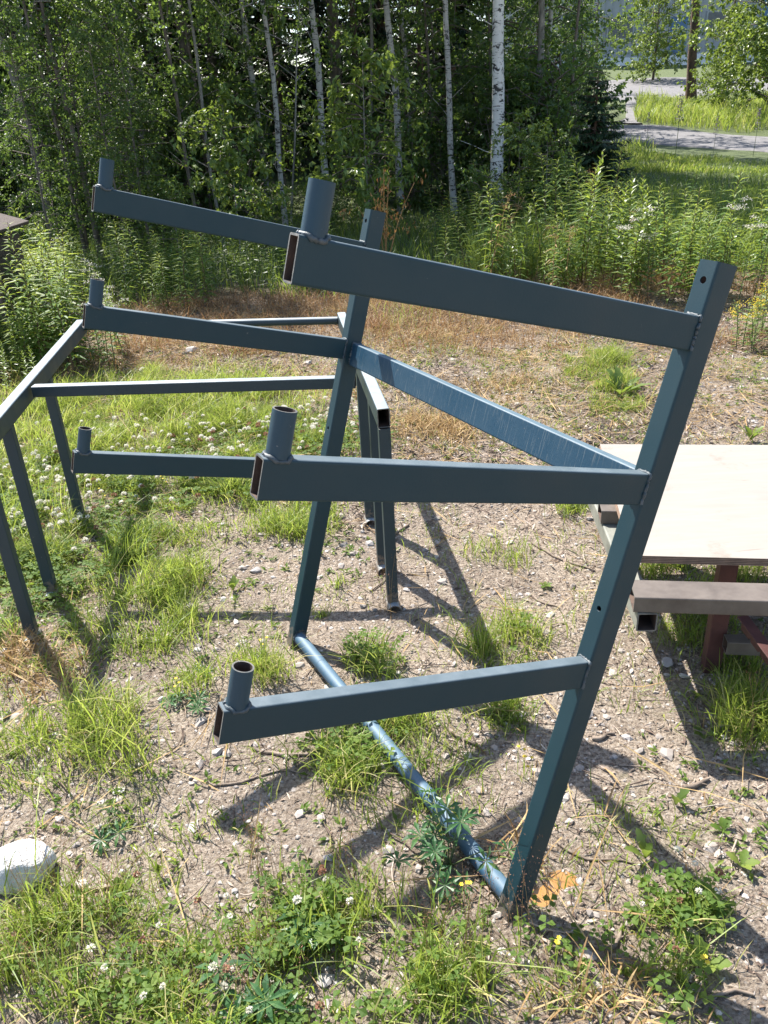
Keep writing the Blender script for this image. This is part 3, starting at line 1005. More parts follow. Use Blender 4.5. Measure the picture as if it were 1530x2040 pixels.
def tree(name, label, cat, base, p1, H, r0, barkm, crown, seed, group=None, cs=1.0, rz=0, trunk_me=None, n=10):
    t = thing(name, label, cat, tuple(base), group)
    if trunk_me is None:
        P, R = trunk_pts(base, p1, H, r0, seed)
        mb = MB(); tube(mb, P, R, n, 0, .5, True)
        rr = np.random.default_rng(seed + 100)
        for q in range(5):   # dead side twigs on the lower trunk
            z = .6 + 2.8 * rr.random(); k = np.interp(z, P[:, 2], P[:, 0]), np.interp(z, P[:, 2], P[:, 1])
            az = rr.random() * 6.28; ln = .3 + .6 * rr.random()
            d = np.array([math.cos(az), math.sin(az), .35 + .4 * rr.random()])
            s = np.linspace(0, 1, 4)[:, None]
            tube(mb, np.array([k[0], k[1], z]) + d * ln * s + rr.normal(size=(4, 3)) * .02 * s, np.linspace(.007, .002, 4), 4, 0, .5, True, False)
        trunk_me = mb.mesh('trunk', [barkm])
        top = P[-1]
    link('trunk', trunk_me, t)
    if crown is not None:
        c = link('crown', crown, t)
        c.scale = (cs, cs, cs)
        c.rotation_euler = (0, 0, rz)
    return t


cr_birch = [crown_mesh('birch_crown', 11 + q, 8., 3.3, 1.45, 26, 3600, .06, .046, M['leaf_mid'], M['bark_grey'], .75) for q in range(3)]
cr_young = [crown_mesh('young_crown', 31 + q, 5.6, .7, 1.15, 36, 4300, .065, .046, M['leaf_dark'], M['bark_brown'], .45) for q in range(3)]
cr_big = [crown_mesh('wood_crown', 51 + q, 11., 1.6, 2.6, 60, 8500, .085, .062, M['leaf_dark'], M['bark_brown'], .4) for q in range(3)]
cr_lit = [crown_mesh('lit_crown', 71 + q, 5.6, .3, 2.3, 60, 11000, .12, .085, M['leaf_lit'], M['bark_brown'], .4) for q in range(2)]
sp_big = [spruce_mesh('spruce_crown', 81 + q, 13., 2.3, .4) for q in range(2)]
sp_small = spruce_mesh('small_spruce_crown', 85, 2.9, 1.25, .05, 2.6)

bk = 0
def trunk_from(px0, py0, px1, py1, Y=None):
    b0 = G(px0, py0) if Y is None else at(px0, py0, Y)
    if Y is not None:
        b0[2] = float(terr(b0[0], b0[1]))
    return b0, at(px1, py1, b0[1])


TR = [
    # name, label, base px, upper px, radius px, Y, H, bark
    ('birch_tree', 'thickest white birch trunk with black patches, right of the middle of the wood', (990, 428), (986, 0), 12.5, None, 8.5, 'birch'),
    ('birch_tree', 'slim white birch behind the middle of the rack, leaning slightly left', (799, 425), (770, 0), 7, None, 8, 'birch'),
    ('birch_tree', 'slender grey white birch between two larger white birches', (906, 428), (897, 0), 6, None, 8, 'birch'),
    ('birch_tree', 'pale grey trunk standing just right of the thickest birch', (1061, 402), (1073, 20), 6.8, None, 8, 'bark_grey'),
    ('birch_tree', 'thin spotted trunk farther back, rightmost of the pale trunks', (1083, 330), (1096, 0), 5, 15.2, 9, 'birch'),
    ('birch_tree', 'white birch leaning left above the free end of the top rack arm', (648, 345), (617, 0), 6.8, 13.6, 8.5, 'birch'),
    ('birch_tree', 'spotted thin birch above the long top arm, left of its round sleeve', (569, 438), (530, 100), 5, 12.6, 8, 'birch'),
    ('birch_tree', 'pale birch half hidden in leaves behind the spotted thin birch', (530, 345), (503, 120), 6, 15, 9, 'birch'),
    ('birch_tree', 'grey trunk half hidden in leaves at the left picture edge', (75, 330), (0, 70), 7.5, 12, 7.5, 'bark_grey'),
    ('slender_tree', 'leaning brown trunk rising just left of the upper left arm tip', (182, 405), (95, 25), 5, 11, 7, 'bark_brown'),
    ('slender_tree', 'thin brown stem left of the leaning brown trunk', (150, 390), (58, 80), 3.6, 11, 6.5, 'bark_brown'),
    ('slender_tree', 'thin leaning stem above the upper left arm, nearer its tip', (395, 405), (335, 60), 3.4, 11.6, 7, 'bark_brown'),
    ('slender_tree', 'thin straw coloured stem above the middle of the upper left arm', (437, 408), (388, 90), 3.2, 11.6, 7, 'bark_grey'),
    ('slender_tree', 'thin pale pole stem right beside the spotted thin birch', (577, 450), (586, 120), 2.0, 12, 5, 'bark_grey'),
    ('slender_tree', 'narrow white trunk just behind the slim leaning birch', (822, 290), (803, 0), 4, 16, 9, 'birch'),
    ('slender_tree', 'dark trunk deep in the wood beside the yellow lit gap', (838, 250), (830, 0), 6, 19, 11, 'bark_pine'),
    ('slender_tree', 'dark red brown pine trunk deep in the shaded wood', (706, 240), (697, 0), 6.5, 18, 11, 'bark_pine'),
    ('slender_tree', 'thin dark stem between the pale trunks and the small spruce', (1115, 330), (1145, 40), 3.2, 14, 7, 'bark_brown'),
    ('slender_tree', 'greyish stem deep among leaves above the upper left arm', (290, 330), (235, 60), 5, 14.5, 8, 'bark_grey'),
    ('slender_tree', 'dim thin stem between the white birch and the dark pine trunk', (740, 360), (735, 60), 3.5, 15, 8, 'bark_grey'),
]
for q, (nm, lb, p0, p1, rp, Yv, H, bm_) in enumerate(TR):
    b0, b1 = trunk_from(*p0, *p1, Yv)
    r0 = rp * np.linalg.norm(b0 - [0, 0, CAM_H]) / FPX
    cr = cr_birch[q % 3]
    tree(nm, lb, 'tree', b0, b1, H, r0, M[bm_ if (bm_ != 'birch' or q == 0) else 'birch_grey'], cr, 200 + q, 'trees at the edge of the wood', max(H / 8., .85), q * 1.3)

# pine, small spruce and sunlit trees by the road
b0 = G(1377, 203); b1 = at(1388, 0, b0[1])
pinec = crown_mesh('pine_crown', 91, 11, 4.2, 2.6, 40, 9000, .11, .016, M['pine_needle'], M['bark_pine'], .25)
tree('pine_tree', 'tall red brown pine trunk beside the far gravel yard', 'tree', b0, b1, 12, .17, M['bark_pine'], pinec, 301, None, 1, 0)
b0 = at(1180, 330, 12.6); b0[2] = float(terr(b0[0], b0[1]))
mb = MB(); tube(mb, np.array([[0, 0, -.1], [.01, 0, .9], [0, 0, 1.85]]), [.04, .025, .005], 8)
smt = mb.mesh('trunk', [M['bark_pine']])
tree('spruce_tree', 'small dark spruce at the right end of the wood, beside the road', 'tree', b0, None, 0, 0, None, sp_small, 0, trunk_me=smt, cs=.66)
mb = MB(); tube(mb, np.array([[0, 0, -.2], [.03, .02, 1.5], [0, .05, 3], [.05, 0, 4.8]]), [.07, .055, .035, .008], 8)
yt = mb.mesh('trunk', [M['bark_brown']])
LT = [('sunlit yellow green tree at the right picture edge beyond the road', 1530, 215, 26, 1.05, 0),
      ('lower sunlit bush between the pine and the bright tree', 1440, 205, 29, .50, 1),
      ('bright leafy tree behind the sunlit tree at the right edge', 1600, 190, 33, 1.6, 1),
      ('airy grey green tree in front of the grey building, left of the pine', 1300, 165, 44, .95, 0)]
for lb, px, py, Yv, cs, ci in LT:
    b0 = at(px, py, Yv); b0[2] = float(terr(b0[0], b0[1]))
    tt = tree('leafy_tree', lb, 'tree', b0, None, 0, 0, None, cr_lit[ci], 0, trunk_me=yt, cs=cs, rz=px)

# deeper wood: taller trees and spruces standing in rows
mb = MB(); tube(mb, np.array([[0, 0, -.3], [.04, .02, 3], [0, .05, 6], [.05, 0, 10.6]]), [.13, .10, .07, .01], 8)
bt = mb.mesh('trunk', [M['bark_brown']])
mb = MB(); tube(mb, np.array([[0, 0, -.3], [.02, .02, 5], [0, 0, 12.8]]), [.16, .11, .012], 8)
st_ = mb.mesh('trunk', [M['bark_pine']])
mb = MB(); tube(mb, np.array([[0, 0, -.2], [.05, .0, 1.5], [-.03, .04, 3.2], [0, 0, 5.4]]), [.035, .028, .018, .005], 6)
yt2 = mb.mesh('trunk', [M['bark_brown']])
rr = np.random.default_rng(5)
def right_limit(y, tall=False):    # the wood ends towards the road
    return (.165 * y - .2) if tall else (.27 * y - .2)
cnt = 0
for row, (y0, step, kinds) in enumerate(((15.6, 1.7, 'y'), (17.8, 2.0, 'yb'), (20.5, 2.1, 'bs'), (24, 2.4, 'sb'), (28, 2.6, 's'), (33, 3.0, 'sb'), (39, 3.2, 's'))):
    x = -.72 * y0
    while x < right_limit(y0):
        yy = y0 + rr.normal() * .7; xx = x + rr.normal() * .5
        k_ = kinds[rr.integers(0, len(kinds))]
        if x > right_limit(y0, True): k_ = 'y'
        z = float(terr(xx, yy))
        s = .8 + .35 * rr.random()
        if k_ == 'y':
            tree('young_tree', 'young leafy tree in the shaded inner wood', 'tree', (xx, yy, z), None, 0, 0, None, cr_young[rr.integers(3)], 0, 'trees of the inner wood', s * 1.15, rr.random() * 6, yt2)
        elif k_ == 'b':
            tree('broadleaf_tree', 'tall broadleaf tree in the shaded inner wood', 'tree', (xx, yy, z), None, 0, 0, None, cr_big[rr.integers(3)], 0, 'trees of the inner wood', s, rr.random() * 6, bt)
        else:
            tree('spruce_tree', 'dark spruce in the shaded inner wood', 'tree', (xx, yy, z), None, 0, 0, None, sp_big[rr.integers(2)], 0, 'spruces of the inner wood', s, rr.random() * 6, st_)
        x += step * (.8 + .4 * rr.random())
# trees behind the building and the yard
for q in range(16):
    xx = 14 + q * 3.6 + rr.normal(); yy = 84 + rr.normal() * 4
    tree('spruce_tree', 'far spruce rising behind the grey building', 'tree', (xx, yy, float(terr(xx, yy))), None, 0, 0, None, sp_big[q % 2], 0, 'spruces behind the building', 1.15 + .4 * rr.random(), q, st_)

# saplings and bushes along the forest edge
bush = [crown_mesh('bush_crown', 111 + q, 1.5, .08, .75, 30, 1900, .062, .044, (M['leaf_mid'], M['leaf_dark'], M['leaf_mid'])[q], M['bark_brown'], .3, 'bush', .25) for q in range(3)]
rowan = [crown_mesh('rowan_crown', 121 + q, 2.3, .5, .8, 22, 1700, .095, .05, M['leaf_lit'], M['bark_brown'], .3, 'oval', .2, 1.2) for q in range(2)]
mb = MB()
for q in range(6):
    az = q * 1.05; tube(mb, np.array([[0, 0, -.05], [.15 * math.cos(az), .15 * math.sin(az), .5], [.4 * math.cos(az), .4 * math.sin(az), 1.2]]), [.012, .009, .003], 5)
bst = mb.mesh('stems', [M['bark_brown']])
mb = MB(); tube(mb, np.array([[0, 0, -.05], [.03, .02, 1.1], [0, 0, 2.2]]), [.014, .010, .003], 6)
rst = mb.mesh('trunk', [M['bark_grey']])


def shrub(name, label, cat, x, y, me, stem, s, rz, group):
    t = thing(name, label, cat, (x, y, float(terr(x, y))), group, rz)
    t.scale = (s, s, s)
    link('stems', stem, t); link('foliage', me, t)
    return t


for q in range(58):
    yy = (13.6 + 3.4 * rr.random()) if q % 4 else (10.4 + 2.5 * rr.random())
    xx = (-.70 + .93 * rr.random()) * yy
    shrub('woodland_bush', 'leafy green bush in the undergrowth at the foot of the wood', 'bush', xx, yy, bush[rr.integers(3)], bst, (.8 + .7 * rr.random()) if q % 4 else (.35 + .3 * rr.random()), rr.random() * 6, 'bushes at the foot of the wood')
for q in range(13):
    yy = 9.6 + 3.0 * rr.random(); xx = (-.62 + .36 * rr.random()) * yy
    shrub('edge_sapling', 'leafy sapling at the left edge of the wood', 'sapling', xx, yy, cr_young[rr.integers(3)], yt2, .45 + .25 * rr.random(), rr.random() * 6, 'saplings at the left edge of the wood')
for lb, px, py, Yv, s in (('yellow green rowan sapling left of the slim white birch', 738, 420, 10.9, 1.0),
                          ('bright rowan sapling at the foot of the thickest birch', 1030, 425, 11.3, .62),
                          ('bright rowan sapling in front of the pale grey trunk', 1085, 425, 10.8, .58),
                          ('pale green rowan sapling above the upper left arm', 470, 430, 10.4, .8),
                          ('pale willow sapling above the tip of the upper left arm', 345, 440, 9.5, .45)):
    b0 = at(px, py, Yv)
    shrub('rowan_sapling', lb, 'sapling', b0[0], b0[1], rowan[px % 2], rst, s, px, 'bright saplings at the edge of the wood')

# ------------------------------------------------------------------ tall weeds
def herb(name, seed, H, nleaf, L, Wd, leafm, stemm, lean=.08, start=.12, droop=.35, cluster=None, up=.5):
    rr = np.random.default_rng(seed)
    mb = MB()
    az0 = rr.random() * 6.28
    s = np.linspace(0, 1, 6)
    P = np.stack([lean * H * s ** 2 * math.cos(az0), lean * H * s ** 2 * math.sin(az0), H * s], -1)
    P[0, 2] = -.03
    tube(mb, P, np.linspace(.005, .0018, 6), 4, 1, .5, True, False)
    t = start + (1 - start) * (np.arange(nleaf) + rr.random(nleaf) * .6) / nleaf
    t = np.minimum(t, 1)
    B = np.stack([np.interp(t, s, P[:, q]) for q in range(3)], -1)
    az = np.arange(nleaf) * 2.399 + rr.normal(size=nleaf) * .3
    upv = up * (.4 + 1.3 * t ** 3)
    A = np.stack([np.cos(az), np.sin(az), upv], -1)
    sc = np.clip(1.15 - .15 * t - .75 * t ** 7, .2, 1.2) * (.8 + .4 * rr.random(nleaf)) * np.clip(.5 + t * 2.5, .4, 1)
    tint = np.clip(.25 + .55 * t ** 3 + .25 * rr.random(nleaf), 0, 1)
    leaves(mb, B, A, np.repeat(UP[None], nleaf, 0) + rr.normal(size=(nleaf, 3)) * .15, L * sc, Wd * sc, 0, tint, .2, droop, rr, .4)
    mats = [leafm, stemm]
    if cluster:
        cm, R, nf, nq = cluster
        mats.append(cm)
        for q in range(nq):
            c = P[-1] + np.array([rr.normal() * R * 1.2, rr.normal() * R * 1.2, -.03 - .12 * rr.random() * (q > 0)])
            tube(mb, np.array([P[-2], (P[-2] + c) / 2 + [0, 0, -.01], c]), [.0018, .0015, .001], 3, 1, .5, True, False)
            fp = c + rr.normal(size=(nf, 3)) * R * np.array([.5, .5, .16])
            leaves(mb, fp, rand_dirs(nf, rr), rand_dirs(nf, rr), .009, .009, 2, rr.random(nf), .1, .1, rr)
    return mb.mesh(name, mats)


fire = [herb('fireweed_stem', 140 + q, .82 + .05 * q, 50, .155, .030, M['fireweed'], M['stem_red'], .06 + .02 * q) for q in range(5)]
mug = [herb('mugwort_stem', 150 + q, .95, 46, .10, .045, M['leaf_lit'], M['stem_red'], .05, .2, .15, None, .9) for q in range(3)]
valer = [herb('valerian_stem', 160 + q, .75, 26, .09, .03, M['leaf_lit'], M['stem'], .08, .15, .2, (M['white_petal'], .045, 34, 5)) for q in range(2)]
yel = herb('yellow_stem', 170, .42, 22, .07, .025, M['leaf_lit'], M['stem'], .08, .1, .2, (M['yellow_petal'], .04, 20, 4))
cow = [herb('meadowsweet_stem', 175 + q, .62, 24, .085, .028, M['fireweed'], M['stem'], .1, .12, .25, (M['white_petal'], .045, 24, 4)) for q in range(2)]


def plant(name, label, me, x, y, s, group, rz=None):
    o = link(name, me)
    z = float(terr(x, y))
    o.location = (x, y, z)
    o.scale = (s, s, s * (.9 + .2 * rr.random()))
    o.rotation_euler = (rr.normal() * .07, rr.normal() * .07, rr.random() * 6.28 if rz is None else rz)
    return tag(o, label, 'plant', group)


cnt = 0
while cnt < 190:
    yy = 6.7 + 4.2 * rr.random(); xx = (.04 + .54 * rr.random() ** .75) * yy
    p = pix(np.array([[xx, yy, 0]]))
    if xx < .9 and rr.random() < .75: continue
    if vnoise(xx, yy, .9) < .36 + (.2 if yy < 7.3 else 0): continue
    plant('fireweed', 'leafy fireweed stem in the tall weeds before the road', fire[rr.integers(5)], xx, yy, (.50 + .30 * rr.random()) * (.62 + .95 * float(vnoise(xx, yy, 1.7))), 'fireweed stems in the weeds on the right')
    cnt += 1
for q in range(150):
    if q % 3:
        qx = -170 + 330 * rr.random(); b0 = G(qx, 640 + 130 * rr.random()); s_ = (.7 + .35 * rr.random()) * (.55 if qx < 62 else .95)
    else:
        b0 = G(80 + 340 * rr.random(), 570 + 60 * rr.random()); s_ = .5 + .3 * rr.random()
    if b0[0] > -1.62 and b0[1] < 4.2: continue
    plant('fireweed', 'leafy fireweed stem in the weeds by the old bin', fire[rr.integers(5)], b0[0], b0[1], s_, 'fireweed stems in the weeds on the left')
for q in range(60):
    b0 = G(-160 + 420 * rr.random(), 590 + 150 * rr.random())
    if b0[0] > -1.62 and b0[1] < 4.2: continue
    plant('meadowsweet', 'pale flowered weed among the left hand fireweed', cow[rr.integers(2)], b0[0], b0[1], .6 + .4 * rr.random(), 'pale flowered weeds on the left')
for q in range(60):
    b0 = G(-190 + 270 * rr.random(), 690 + 110 * rr.random())
    plant('mugwort', 'dark leafy weed behind the left trestle rail', mug[q % 3], b0[0], b0[1], .34 + .26 * rr.random(), 'leafy weeds behind the left trestle rail')
for q, (px, py) in enumerate(((1215, 590), (1250, 600), (1275, 590), (1290, 600), (1240, 585), (1200, 575), (1150, 560), (1035, 570), (1010, 585), (985, 560))):
    b0 = G(px, py)
    plant('mugwort', 'tall bushy mugwort stem with dark stalk in front of the fireweed', mug[q % 3], b0[0], b0[1], .9 + .3 * rr.random() - (.35 if px < 1100 else 0), 'mugwort stems in front of the fireweed')
for q, (px, py) in enumerate(((1262, 598), (1236, 606), (1284, 604), (1470, 610), (1500, 600), (1440, 595), (1525, 615))):
    b0 = G(px, py)
    plant('valerian', 'white flower head plant beside the mugwort' if px < 1400 else 'white flower head plant behind the right post top', valer[q % 2], b0[0], b0[1], .75 + .25 * rr.random() + (.1 if px > 1400 else 0), 'white flower heads by the mugwort' if px < 1400 else 'white flower heads on the right')
for q in range(13):
    b0 = G(1455 + 85 * rr.random(), 655 + 60 * rr.random())
    plant('yellow_bedstraw', 'low yellow flowering plant right of the right post top', yel, b0[0], b0[1], .7 + .3 * rr.random(), 'yellow flowers on the right')
dry = [herb('dry_weed_stem', 180 + q, .8, 16, .09, .016, M['hay'], M['hay'], .22, .2, .6, (M['rust_hay'], .04, 26, 3)) for q in range(2)]
for q in range(12):
    yy = 6.6 + 3.2 * rr.random(); xx = (.06 + .5 * rr.random()) * yy
    plant('dry_weed', 'straw coloured dead weed stem standing among the green fireweed', dry[q % 2], xx, yy, .6 + .5 * rr.random(), 'dead weed stems among the fireweed')
herbd = [herb('woodland_herb', 190 + q, .75, 40, .12, .034, M['leaf_mid'], M['stem'], .1, .1, .3) for q in range(3)]
for q in range(60):
    b0 = G(190 + 480 * rr.random(), 540 + 60 * rr.random())
    plant('woodland_herb', 'green leafy herb between the sand and the dark foot of the wood', herbd[rr.integers(3)], b0[0], b0[1], .45 + .4 * rr.random(), 'herbs along the foot of the wood')
# lupin spikes by the road
for q, px in enumerate((1345, 1285, 1420, 1500)):
    mb = MB(); r2 = np.random.default_rng(400 + q)
    tube(mb, np.array([[0, 0, 0], [.01, 0, .9]]), [.006, .004], 4, 1)
    nf = 90; t = r2.random(nf); az = r2.random(nf) * 6.28
    leaves(mb, np.stack([.045 * (1.1 - t) * np.cos(az), .045 * (1.1 - t) * np.sin(az), .55 + .42 * t], -1), np.stack([np.cos(az), np.sin(az), np.full(nf, .4)], -1), UP[None] + np.zeros((nf, 3)), .04, .036, 0, r2.random(nf), .2, .1, r2)
    b0 = G(px, 312)
    o = mb.build('lupin_spike', [M['lilac_petal'], M['stem']]); o.location = b0
    s = (1.25, .9, .8, .95)[q]; o.scale = (s, s, s)
    tag(o, ('tallest lupin flower spike standing out against the gravel road', 'short lupin spike nearest the small spruce', 'faded lupin spike before the middle of the road', 'lupin spike before the right end of the road')[q], 'flower')

# withered brown plant behind the left post
b0 = G(770, 560)
mb = MB(); r2 = np.random.default_rng(77)
for q in range(6):
    az = r2.random() * 6.28; H = .5 + .55 * r2.random(); ln = .15 + .35 * r2.random()
    d = np.array([math.cos(az), .5 * math.sin(az), 0])
    s = np.linspace(0, 1, 5)[:, None]
    P = d * ln * s ** 1.3 + UP * H * (1.25 * s - .28 * s ** 2)
    tube(mb, P, np.linspace(.006, .002, 5), 4, 1, .5, True, False)
    for w in range(4):
        c = P[2 + w % 3] + d * .05 * w + r2.normal(size=3) * .04
        nl = 9
        leaves(mb, c + r2.normal(size=(nl, 3)) * .03, nrm(r2.normal(size=(nl, 3)) * .5 - UP), rand_dirs(nl, r2), .045, .014, 0, r2.random(nl), .3, .2, r2)
o = mb.build('withered_plant', [M['withered'], M['hay']]); o.location = b0
o.scale = (1.15, 1.15, 1.2)
tag(o, 'withered plant with hanging orange brown leaves behind the left post', 'plant')

# ------------------------------------------------------------------ ground cover
def ell(px, py, cx, cy, rx, ry, soft=.6):
    d = np.sqrt(((px - cx) / rx) ** 2 + ((py - cy) / ry) ** 2)
    return np.clip((1.12 - d) / soft, 0, 1)


def sample(n, x0, x1, y0, y1, r):
    P = np.stack([x0 + (x1 - x0) * r.random(n), y0 + (y1 - y0) * r.random(n), np.zeros(n)], -1)
    P[:, 2] = terr(P[:, 0], P[:, 1])
    return P


GR = [(150, 1250, 260, 120, .3), (620, 1650, 500, 160, .12), (330, 1640, 160, 60, .25), (850, 1480, 200, 120, .2), (1300, 1700, 200, 120, .15), (280, 900, 400, 175, 1.), (60, 1060, 150, 130, 1.), (300, 1170, 110, 150, 1.), (215, 1470, 110, 120, .45), (30, 1500, 100, 120, .5), (560, 1035, 120, 55, .9),
      (1000, 1285, 95, 50, 1.), (700, 1545, 90, 75, .7), (790, 1445, 70, 45, .7), (1010, 1430, 60, 50, .8), (450, 1960, 560, 180, 1.), (700, 1860, 130, 80, 1.), (880, 2000, 160, 70, 1.),
      (1360, 1880, 120, 110, .8), (1490, 1440, 70, 90, 1.), (1400, 1270, 90, 60, .6), (1390, 1140, 160, 50, .7), (510, 1345, 80, 40, .6), (370, 1370, 60, 40, .5), (130, 690, 170, 80, 1.),
      (1190, 740, 70, 45, .8), (1230, 800, 60, 40, .7), (60, 1900, 160, 150, .9), (760, 1000, 60, 30, .3), (1000, 1110, 80, 40, .18), (900, 1190, 60, 40, .1), (1140, 1010, 40, 40, .8),
      (860, 1640, 60, 50, .5), (1130, 1950, 150, 80, .35), (740, 1320, 60, 40, .6), (1470, 1330, 60, 50, .8), (1000, 1760, 90, 60, .5)]
HY = [(850, 860, 100, 55, 1.), (1000, 770, 180, 60, .55), (900, 665, 240, 45, .75), (450, 680, 260, 55, .5), (1250, 560, 130, 40, .8), (60, 1320, 120, 80, .5), (1180, 640, 170, 45, .5),
      (1420, 720, 120, 50, .3), (520, 620, 260, 35, .9), (330, 690, 160, 50, .9), (600, 760, 200, 50, .5), (950, 720, 260, 90, .45), (1300, 800, 200, 60, .35), (150, 1290, 120, 70, .35), (1200, 2010, 160, 60, .4), (250, 640, 120, 40, .5), (850, 600, 200, 40, .8), (1050, 850, 150, 40, .3), (330, 820, 260, 60, .25), (520, 800, 160, 60, .35), (150, 1120, 160, 60, .2), (400, 1960, 400, 100, .2)]


def dens(P, lst):
    px, py = pix(P)
    d = np.zeros(len(P))
    for cx, cy, rx, ry, a in lst:
        d = np.maximum(d, a * ell(px, py, cx, cy, rx, ry))
    return d


def keep(P, d, r):
    # tussocky: modulate by small scale noise
    m = np.clip((vnoise(P[:, 0], P[:, 1], 9) - .26) * 2.2, 0.07, 1)
    return P[r.random(len(P)) < d * m]


r = np.random.default_rng(21)
mb = MB()
P = sample(560000, -2.6, 2.2, .75, 5.6, r)
P = keep(P, dens(P, GR) * np.clip(.55 + .14 * P[:, 1], 0, 1.1), r)
N = len(P)
cl = vnoise(P[:, 0] + 5, P[:, 1], 6)
h = (.025 + .15 * cl ** 1.6 * (.3 + 1.1 * r.random(N)))
blades(mb, P, h, .0022 + .0022 * r.random(N), .25 + .75 * r.random(N), 0, np.clip(.35 + .3 * cl + .25 * r.normal(size=N), 0, 1), r=r)
LG = [(300, 820, 300, 90, 1.), (450, 800, 160, 70, .8), (60, 960, 140, 130, .6), (40, 1010, 90, 120, .6), (320, 1200, 120, 150, .5), (210, 1480, 120, 130, .28), (40, 1900, 120, 120, .6), (700, 1950, 300, 110, .25), (130, 700, 180, 70, .9), (560, 830, 120, 60, .6)]
P3 = sample(90000, -2.6, 2.2, .75, 5.2, r)
P3 = P3[r.random(len(P3)) < dens(P3, LG) * .55 * np.clip((vnoise(P3[:, 0], P3[:, 1], 5) - .3) * 3, .1, 1)]
N3 = len(P3)
blades(mb, P3, .12 + .22 * r.random(N3), .0022 + .002 * r.random(N3), .3 + .8 * r.random(N3), 0, np.clip(.55 + .28 * r.normal(size=N3), 0, 1), -.6 + r.normal(size=N3) * 1.0, r)
# broad little weed leaves everywhere
WP = sample(5200, -2.6, 2.8, .75, 6.5, r)
WP = WP[vnoise(WP[:, 0] + 9, WP[:, 1], 2.2) > .46]
for q in range(5):
    aw = r.random(len(WP)) * 6.28
    lw = (.008 + .016 * r.random(len(WP))) * (1 + .12 * WP[:, 1])
    leaves(mb, WP + UP * .004 + np.c_[r.normal(size=(len(WP), 2)) * .006, np.zeros(len(WP))], np.stack([np.cos(aw), np.sin(aw), .2 + .7 * r.random(len(WP))], -1), UP + .3 * r.normal(size=(len(WP), 3)), lw, lw * .4, 1, r.random(len(WP)), .2, .2, r)
# sparse blades everywhere in the yard
P2 = sample(60000, -2.6, 2.6, .75, 7.4, r)
P2 = P2[(vnoise(P2[:, 0], P2[:, 1], 3.3) > .52) & (r.random(len(P2)) < .55)]
blades(mb, P2, .02 + .06 * r.random(len(P2)), .0022 + .001 * r.random(len(P2)), .3 + .8 * r.random(len(P2)), 0, r.random(len(P2)), r=r)
# tussocks: dense fountains of long blades
TU = [(300, 1190, .17, 170), (345, 1230, .14, 110), (255, 1130, .16, 130), (330, 1290, .13, 100), (190, 1540, .15, 55), (225, 1480, .14, 60), (150, 1490, .13, 40), (960, 1300, .13, 150), (1010, 1280, .12, 130), (1040, 1260, .11, 90),
      (690, 1540, .10, 110), (1000, 1430, .10, 90), (1020, 1410, .09, 60), (790, 1450, .09, 90), (520, 1340, .10, 90), (545, 1060, .11, 110), (590, 1030, .12, 120), (1480, 1470, .17, 140), (1510, 1420, .17, 130), (1440, 1400, .12, 70), (1500, 1340, .15, 90),
      (660, 1850, .13, 150), (730, 1830, .12, 120), (890, 2000, .13, 150), (840, 1980, .12, 110), (600, 1900, .12, 100), (960, 1960, .11, 90), (1140, 1020, .10, 120), (470, 790, .22, 200), (400, 830, .22, 200), (300, 820, .24, 220), (230, 800, .22, 160), (520, 850, .2, 160),
      (350, 880, .2, 180), (60, 700, .3, 200), (30, 760, .32, 200), (110, 720, .28, 160), (1350, 1950, .1, 90), (60, 1880, .16, 120), (130, 1850, .15, 100), (20, 1960, .16, 120), (1195, 735, .16, 150), (800, 650, .35, 120), (1290, 1950, .1, 60), (640, 1230, .06, 50), (675, 1170, .07, 50)]
for cx, cy, hh, nb_ in TU:
    c = G(cx, cy)
    nn = int(nb_ * .95)
    a_ = r.random(nn) * 6.28
    rad_ = np.abs(r.normal(size=nn)) * hh * .5 * (.5 + r.random())
    sk = .5 + 1.0 * r.random(2)
    Q = np.stack([c[0] + rad_ * np.cos(a_) * sk[0], c[1] + rad_ * np.sin(a_) * sk[1], np.zeros(nn)], -1)
    Q[:, 2] = terr(Q[:, 0], Q[:, 1])
    blades(mb, Q, hh * (.2 + 1.0 * r.random(nn) ** 1.4), .0022 + .0024 * r.random(nn), .1 + 1.1 * r.random(nn) ** 1.5, 0, np.clip(.52 + .28 * r.normal(size=nn), 0, 1), r.random() * 6.28 + r.normal(size=nn) * 1.5, r)
tag(mb.build('grass', [M['grass'], M['clover']]), kind='stuff')

# dry straw and withered stalks
mb = MB()
P = sample(150000, -3.2, 3.6, .9, 8.3, r)
P = keep(P, dens(P, HY) * .95 + .07 + .14 * dens(P, GR) + .12 * (P[:, 1] > 4), r)
N = len(P)
far_ = np.clip(P[:, 1] / 6, .4, 1.2)
blades(mb, P, (.03 + .11 * r.random(N)) * far_, .0018 + .0018 * r.random(N), .5 + 1.1 * r.random(N), 0, r.random(N), r=r)
P = sample(26000, -3.4, 3.8, 5.4, 8.0, r)
P = P[r.random(len(P)) < .38 * (vnoise(P[:, 0], P[:, 1], 2.2) > .46)]
blades(mb, P, .05 + .2 * r.random(len(P)), .003 + .002 * r.random(len(P)), .3 + .9 * r.random(len(P)), 1, r.random(len(P)), r=r)
P = sample(60000, -3.2, 3.4, 1.0, 7.8, r)
P = P[r.random(len(P)) < (.04 + .30 * dens(P, HY) + .12 * (P[:, 1] > 3.4)) * (vnoise(P[:, 0] + 3, P[:, 1], 3.1) > .40)]
N = len(P); az = r.random(N) * 6.28
leaves(mb, P + UP * (.006 + .03 * r.random((N, 1))), np.stack([np.cos(az), np.sin(az), .12 * r.normal(size=N)], -1), nrm(UP + r.normal(size=(N, 3)) * .5), .10 + .26 * r.random(N) ** 1.5, .0035 + .003 * r.random(N), 0, .3 + .7 * r.random(N), .1, .12 * r.normal(size=(N, 1)), r)
